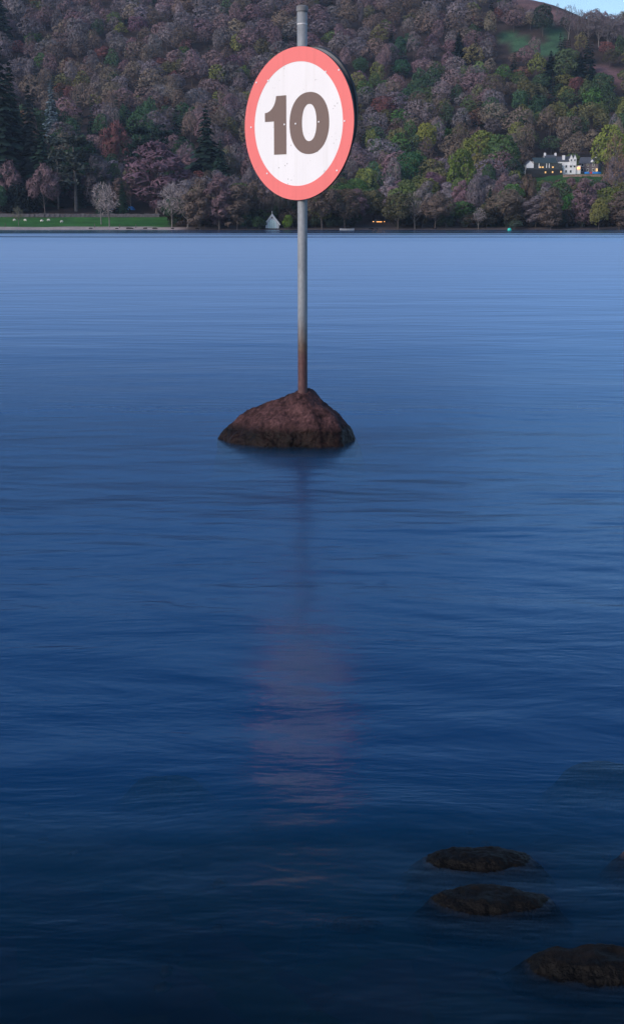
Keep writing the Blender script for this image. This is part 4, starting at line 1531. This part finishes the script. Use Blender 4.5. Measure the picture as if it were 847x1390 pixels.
v = np.concatenate([np.stack([xs, y0, za], 1), np.stack([xs, y1, za + .35], 1)])
n = len(xs)
f = np.array([(i, i + 1, n + i + 1, n + i) for i in range(n - 1)])
tag(link('lake_road', np_mesh('lake_road', v, f, M['tarmac'])), 'grey lakeside road behind the stone wall', 'road', kind='structure')


def skin_body(name, joints, edges, radii, mat, parent):
    me = bpy.data.meshes.new(name)
    me.from_pydata(joints, edges, [])
    o = link(name, me, parent)
    md = o.modifiers.new('skin', 'SKIN')
    for i, r_ in enumerate(radii):
        me.skin_vertices[0].data[i].radius = (r_, r_)
    me.skin_vertices[0].data[0].use_root = True
    md2 = o.modifiers.new('sub', 'SUBSURF'); md2.levels = 1; md2.render_levels = 1
    bpy.context.view_layer.update()
    dg = bpy.context.evaluated_depsgraph_get()
    nm = bpy.data.meshes.new_from_object(o.evaluated_get(dg))
    o.modifiers.clear()
    o.data = nm
    nm.materials.clear(); nm.materials.append(mat)
    return o


def make_sheep(loc, rz, label, group):
    e = empty('sheep', loc, rz)
    tag(e, label, 'sheep', group)
    j = [(0, 0, .62), (.38, 0, .66), (-.40, 0, .64), (.56, 0, .62), (.70, 0, .42), (.80, 0, .28),
         (.32, .13, .3), (.32, .13, .02), (.32, -.13, .3), (.32, -.13, .02), (-.38, .13, .34), (-.34, .13, .02), (-.38, -.13, .34), (-.34, -.13, .02), (-.56, 0, .55)]
    ed = [(0, 1), (0, 2), (1, 3), (3, 4), (4, 5), (1, 6), (6, 7), (1, 8), (8, 9), (2, 10), (10, 11), (2, 12), (12, 13), (2, 14)]
    rd = [.30, .27, .27, .17, .12, .07, .07, .045, .07, .045, .08, .045, .08, .045, .06]
    skin_body('body', j, ed, rd, M['fleece'], e)
    return e


sheep0 = None
for i, (px, py, rz) in enumerate(((20, 300.5, 0.3), (35, 300.5, 2.8), (57, 301.5, 0.1), (67, 300.5, 3.3), (84, 302.5, 0.5))):
    p = hit(px, py)
    if sheep0 is None:
        sheep0 = make_sheep(p, rz, 'white sheep grazing on the green field by the wall', 'sheep grazing on the field')
    else:
        e = sheep0.copy(); col.objects.link(e); e.location = p; e.rotation_euler = (0, 0, rz)
        for c_ in list(sheep0.children):
            d_ = c_.copy(); col.objects.link(d_); d_.parent = e


def make_tent(px, py, L, W, H, rz, label):
    p = hit(px, py)
    e = empty('tent', p, rz)
    tag(e, label, 'tent')
    bm = bmesh.new()
    rows = []
    for i in range(7):
        u = i / 6 * 2 - 1
        hh = H * (1 - .55 * abs(u) ** 2.5)
        rows.append([bm.verts.new((u * L / 2, W / 2 * math.cos(t) * (1 - .2 * u * u), hh * math.sin(t))) for t in [math.pi * q / 10 for q in range(11)]])
    for a, c in zip(rows, rows[1:]):
        for k_ in range(10):
            bm.faces.new((a[k_], a[k_ + 1], c[k_ + 1], c[k_]))
    bm.faces.new(rows[0]); bm.faces.new(rows[-1][::-1])
    bmesh.ops.recalc_face_normals(bm, faces=bm.faces)
    bm_obj('flysheet', bm, M['blue_paint'], e, smooth=True)
    box('door_panel', M['trim'], e, -.35, .35, -W / 2 - .02, -W / 2 + .25, 0, H * .45)


make_tent(156, 284.5, 3.0, 2.4, 1.5, .2, 'blue dome tent under the slim green birch')
make_tent(178, 285.5, 3.4, 2.4, 1.7, -.3, 'blue tent at the foot of the slim yellowish birch')

for px, py in ((8, 308), (129, 309), (163, 309.5), (185, 309.6)):
    p = hit(px, py)
    e = empty('fence_post', p)
    tag(e, 'weathered dark post standing at the edge of the beach', 'post', 'posts along the beach edge')
    bm = bmesh.new()
    lathe(bm, [(.14, -.4), (.13, .9), (.12, 1.25), (.05, 1.36)], 8)
    bm_obj('shaft', bm, M['bark'], e)
brk = random.Random(9)
for i in range(16):
    px = brk.choice([brk.uniform(120, 235), brk.uniform(120, 235), brk.uniform(240, 700)])
    p = hit(px, 310.6 if px < 235 else 311)
    s_ = brk.uniform(.5, 1.0)
    pts = [(s_ * brk.uniform(.7, 1.1) * math.cos(a), s_ * .7 * math.sin(a), z_) for a in [q * .9 for q in range(7)] for z_ in (-.3, brk.uniform(.25, .5) * s_)]
    o = hull_rock('beach_rock', pts, M['shore_rock'], 2, (.06, .5), i + 80, p)
    tag(o, 'dark rock lying along the far waterline', 'rock', 'rocks on the far shore')

# ------------------------------------------------------------------ buoy, boat and car at the far shore
p = ground_pt(691, 313.0)
e = empty('buoy', (p.x, p.y, 0))
tag(e, 'small teal mooring buoy floating near the dark far shore', 'buoy')
bm = bmesh.new()
bmesh.ops.create_uvsphere(bm, u_segments=16, v_segments=10, radius=.62)
for v in bm.verts: v.co.z = v.co.z * .9 + .22
bm_obj('float', bm, M['teal'], e, smooth=True)
bm = bmesh.new()
lathe(bm, [(.05, .7), (.05, .95), (.14, .97), (.14, 1.03), (.05, 1.05)], 10)
bm_obj('mooring_eye', bm, M['trim'], e)
p = ground_pt(471, 312.6)
hull_boat('rowing_boat', (p.x, p.y, -.12), R(4), 4.6, 1.5, .62, M['boat_grey'], False, 'pale grey rowing boat moored at the dark far shore')

p = hit(514, 303.5)
ce = empty('car', p, R(3))
tag(ce, 'dark car with glowing orange lamps on the lakeside lane among bare trees', 'car')
bm = bmesh.new()
prof = [(-2.1, .3), (2.1, .3), (2.15, .75), (1.9, .92), (1.0, 1.0), (.45, 1.45), (-1.3, 1.48), (-1.95, 1.0), (-2.15, .9)]
prism(bm, prof, -.85, .85)
bmesh.ops.recalc_face_normals(bm, faces=bm.faces)
bmesh.ops.bevel(bm, geom=[e_ for e_ in bm.edges], offset=.05, segments=1, affect='EDGES')
bm_obj('body', bm, M['car_paint'], ce)
bm = bmesh.new()
prism(bm, [(-1.55, 1.02), (.8, 1.02), (.38, 1.38), (-1.25, 1.40)], -.865, .865)
bmesh.ops.recalc_face_normals(bm, faces=bm.faces)
bm_obj('side_window', bm, M['glass'], ce)
for x in (-1.3, 1.3):
    for y in (-.82, .82):
        bm = bmesh.new()
        lathe(bm, [(.1, -.1), (.33, -.1), (.33, .1), (.1, .1)], 16)
        o = bm_obj('wheel', bm, M['tyre'], ce)
        o.rotation_euler = (math.pi / 2, 0, 0); o.location = (x, y, .33)
for x in (-2.13, 2.1):
    for y in (-.65, .65):
        box('lamp', M['lamp'], ce, x - .12, x + .12, y - .24, y + .24, .6, .85)
box('side_marker', M['lamp'], ce, -1.0, 1.2, -.90, -.856, .55, .72)

# ------------------------------------------------------------------ evening haze over the lake
mh = bpy.data.materials.new('evening_haze')
mh.use_nodes = True
nt = mh.node_tree
for n in list(nt.nodes): nt.nodes.remove(n)
o_ = N(nt, 'ShaderNodeOutputMaterial')
pv = N(nt, 'ShaderNodeVolumePrincipled')
pv.inputs['Color'].default_value = (0.50, 0.70, 1.0, 1)
pv.inputs['Density'].default_value = 0.00007
nt.links.new(pv.outputs[0], o_.inputs['Volume'])
bm = bmesh.new()
add_box(bm, -1700, 1700, -80, 2150, -17, 330)
tag(bm_obj('haze', bm, mh), 'thin blue evening haze over the lake and hill', 'haze', kind='stuff')
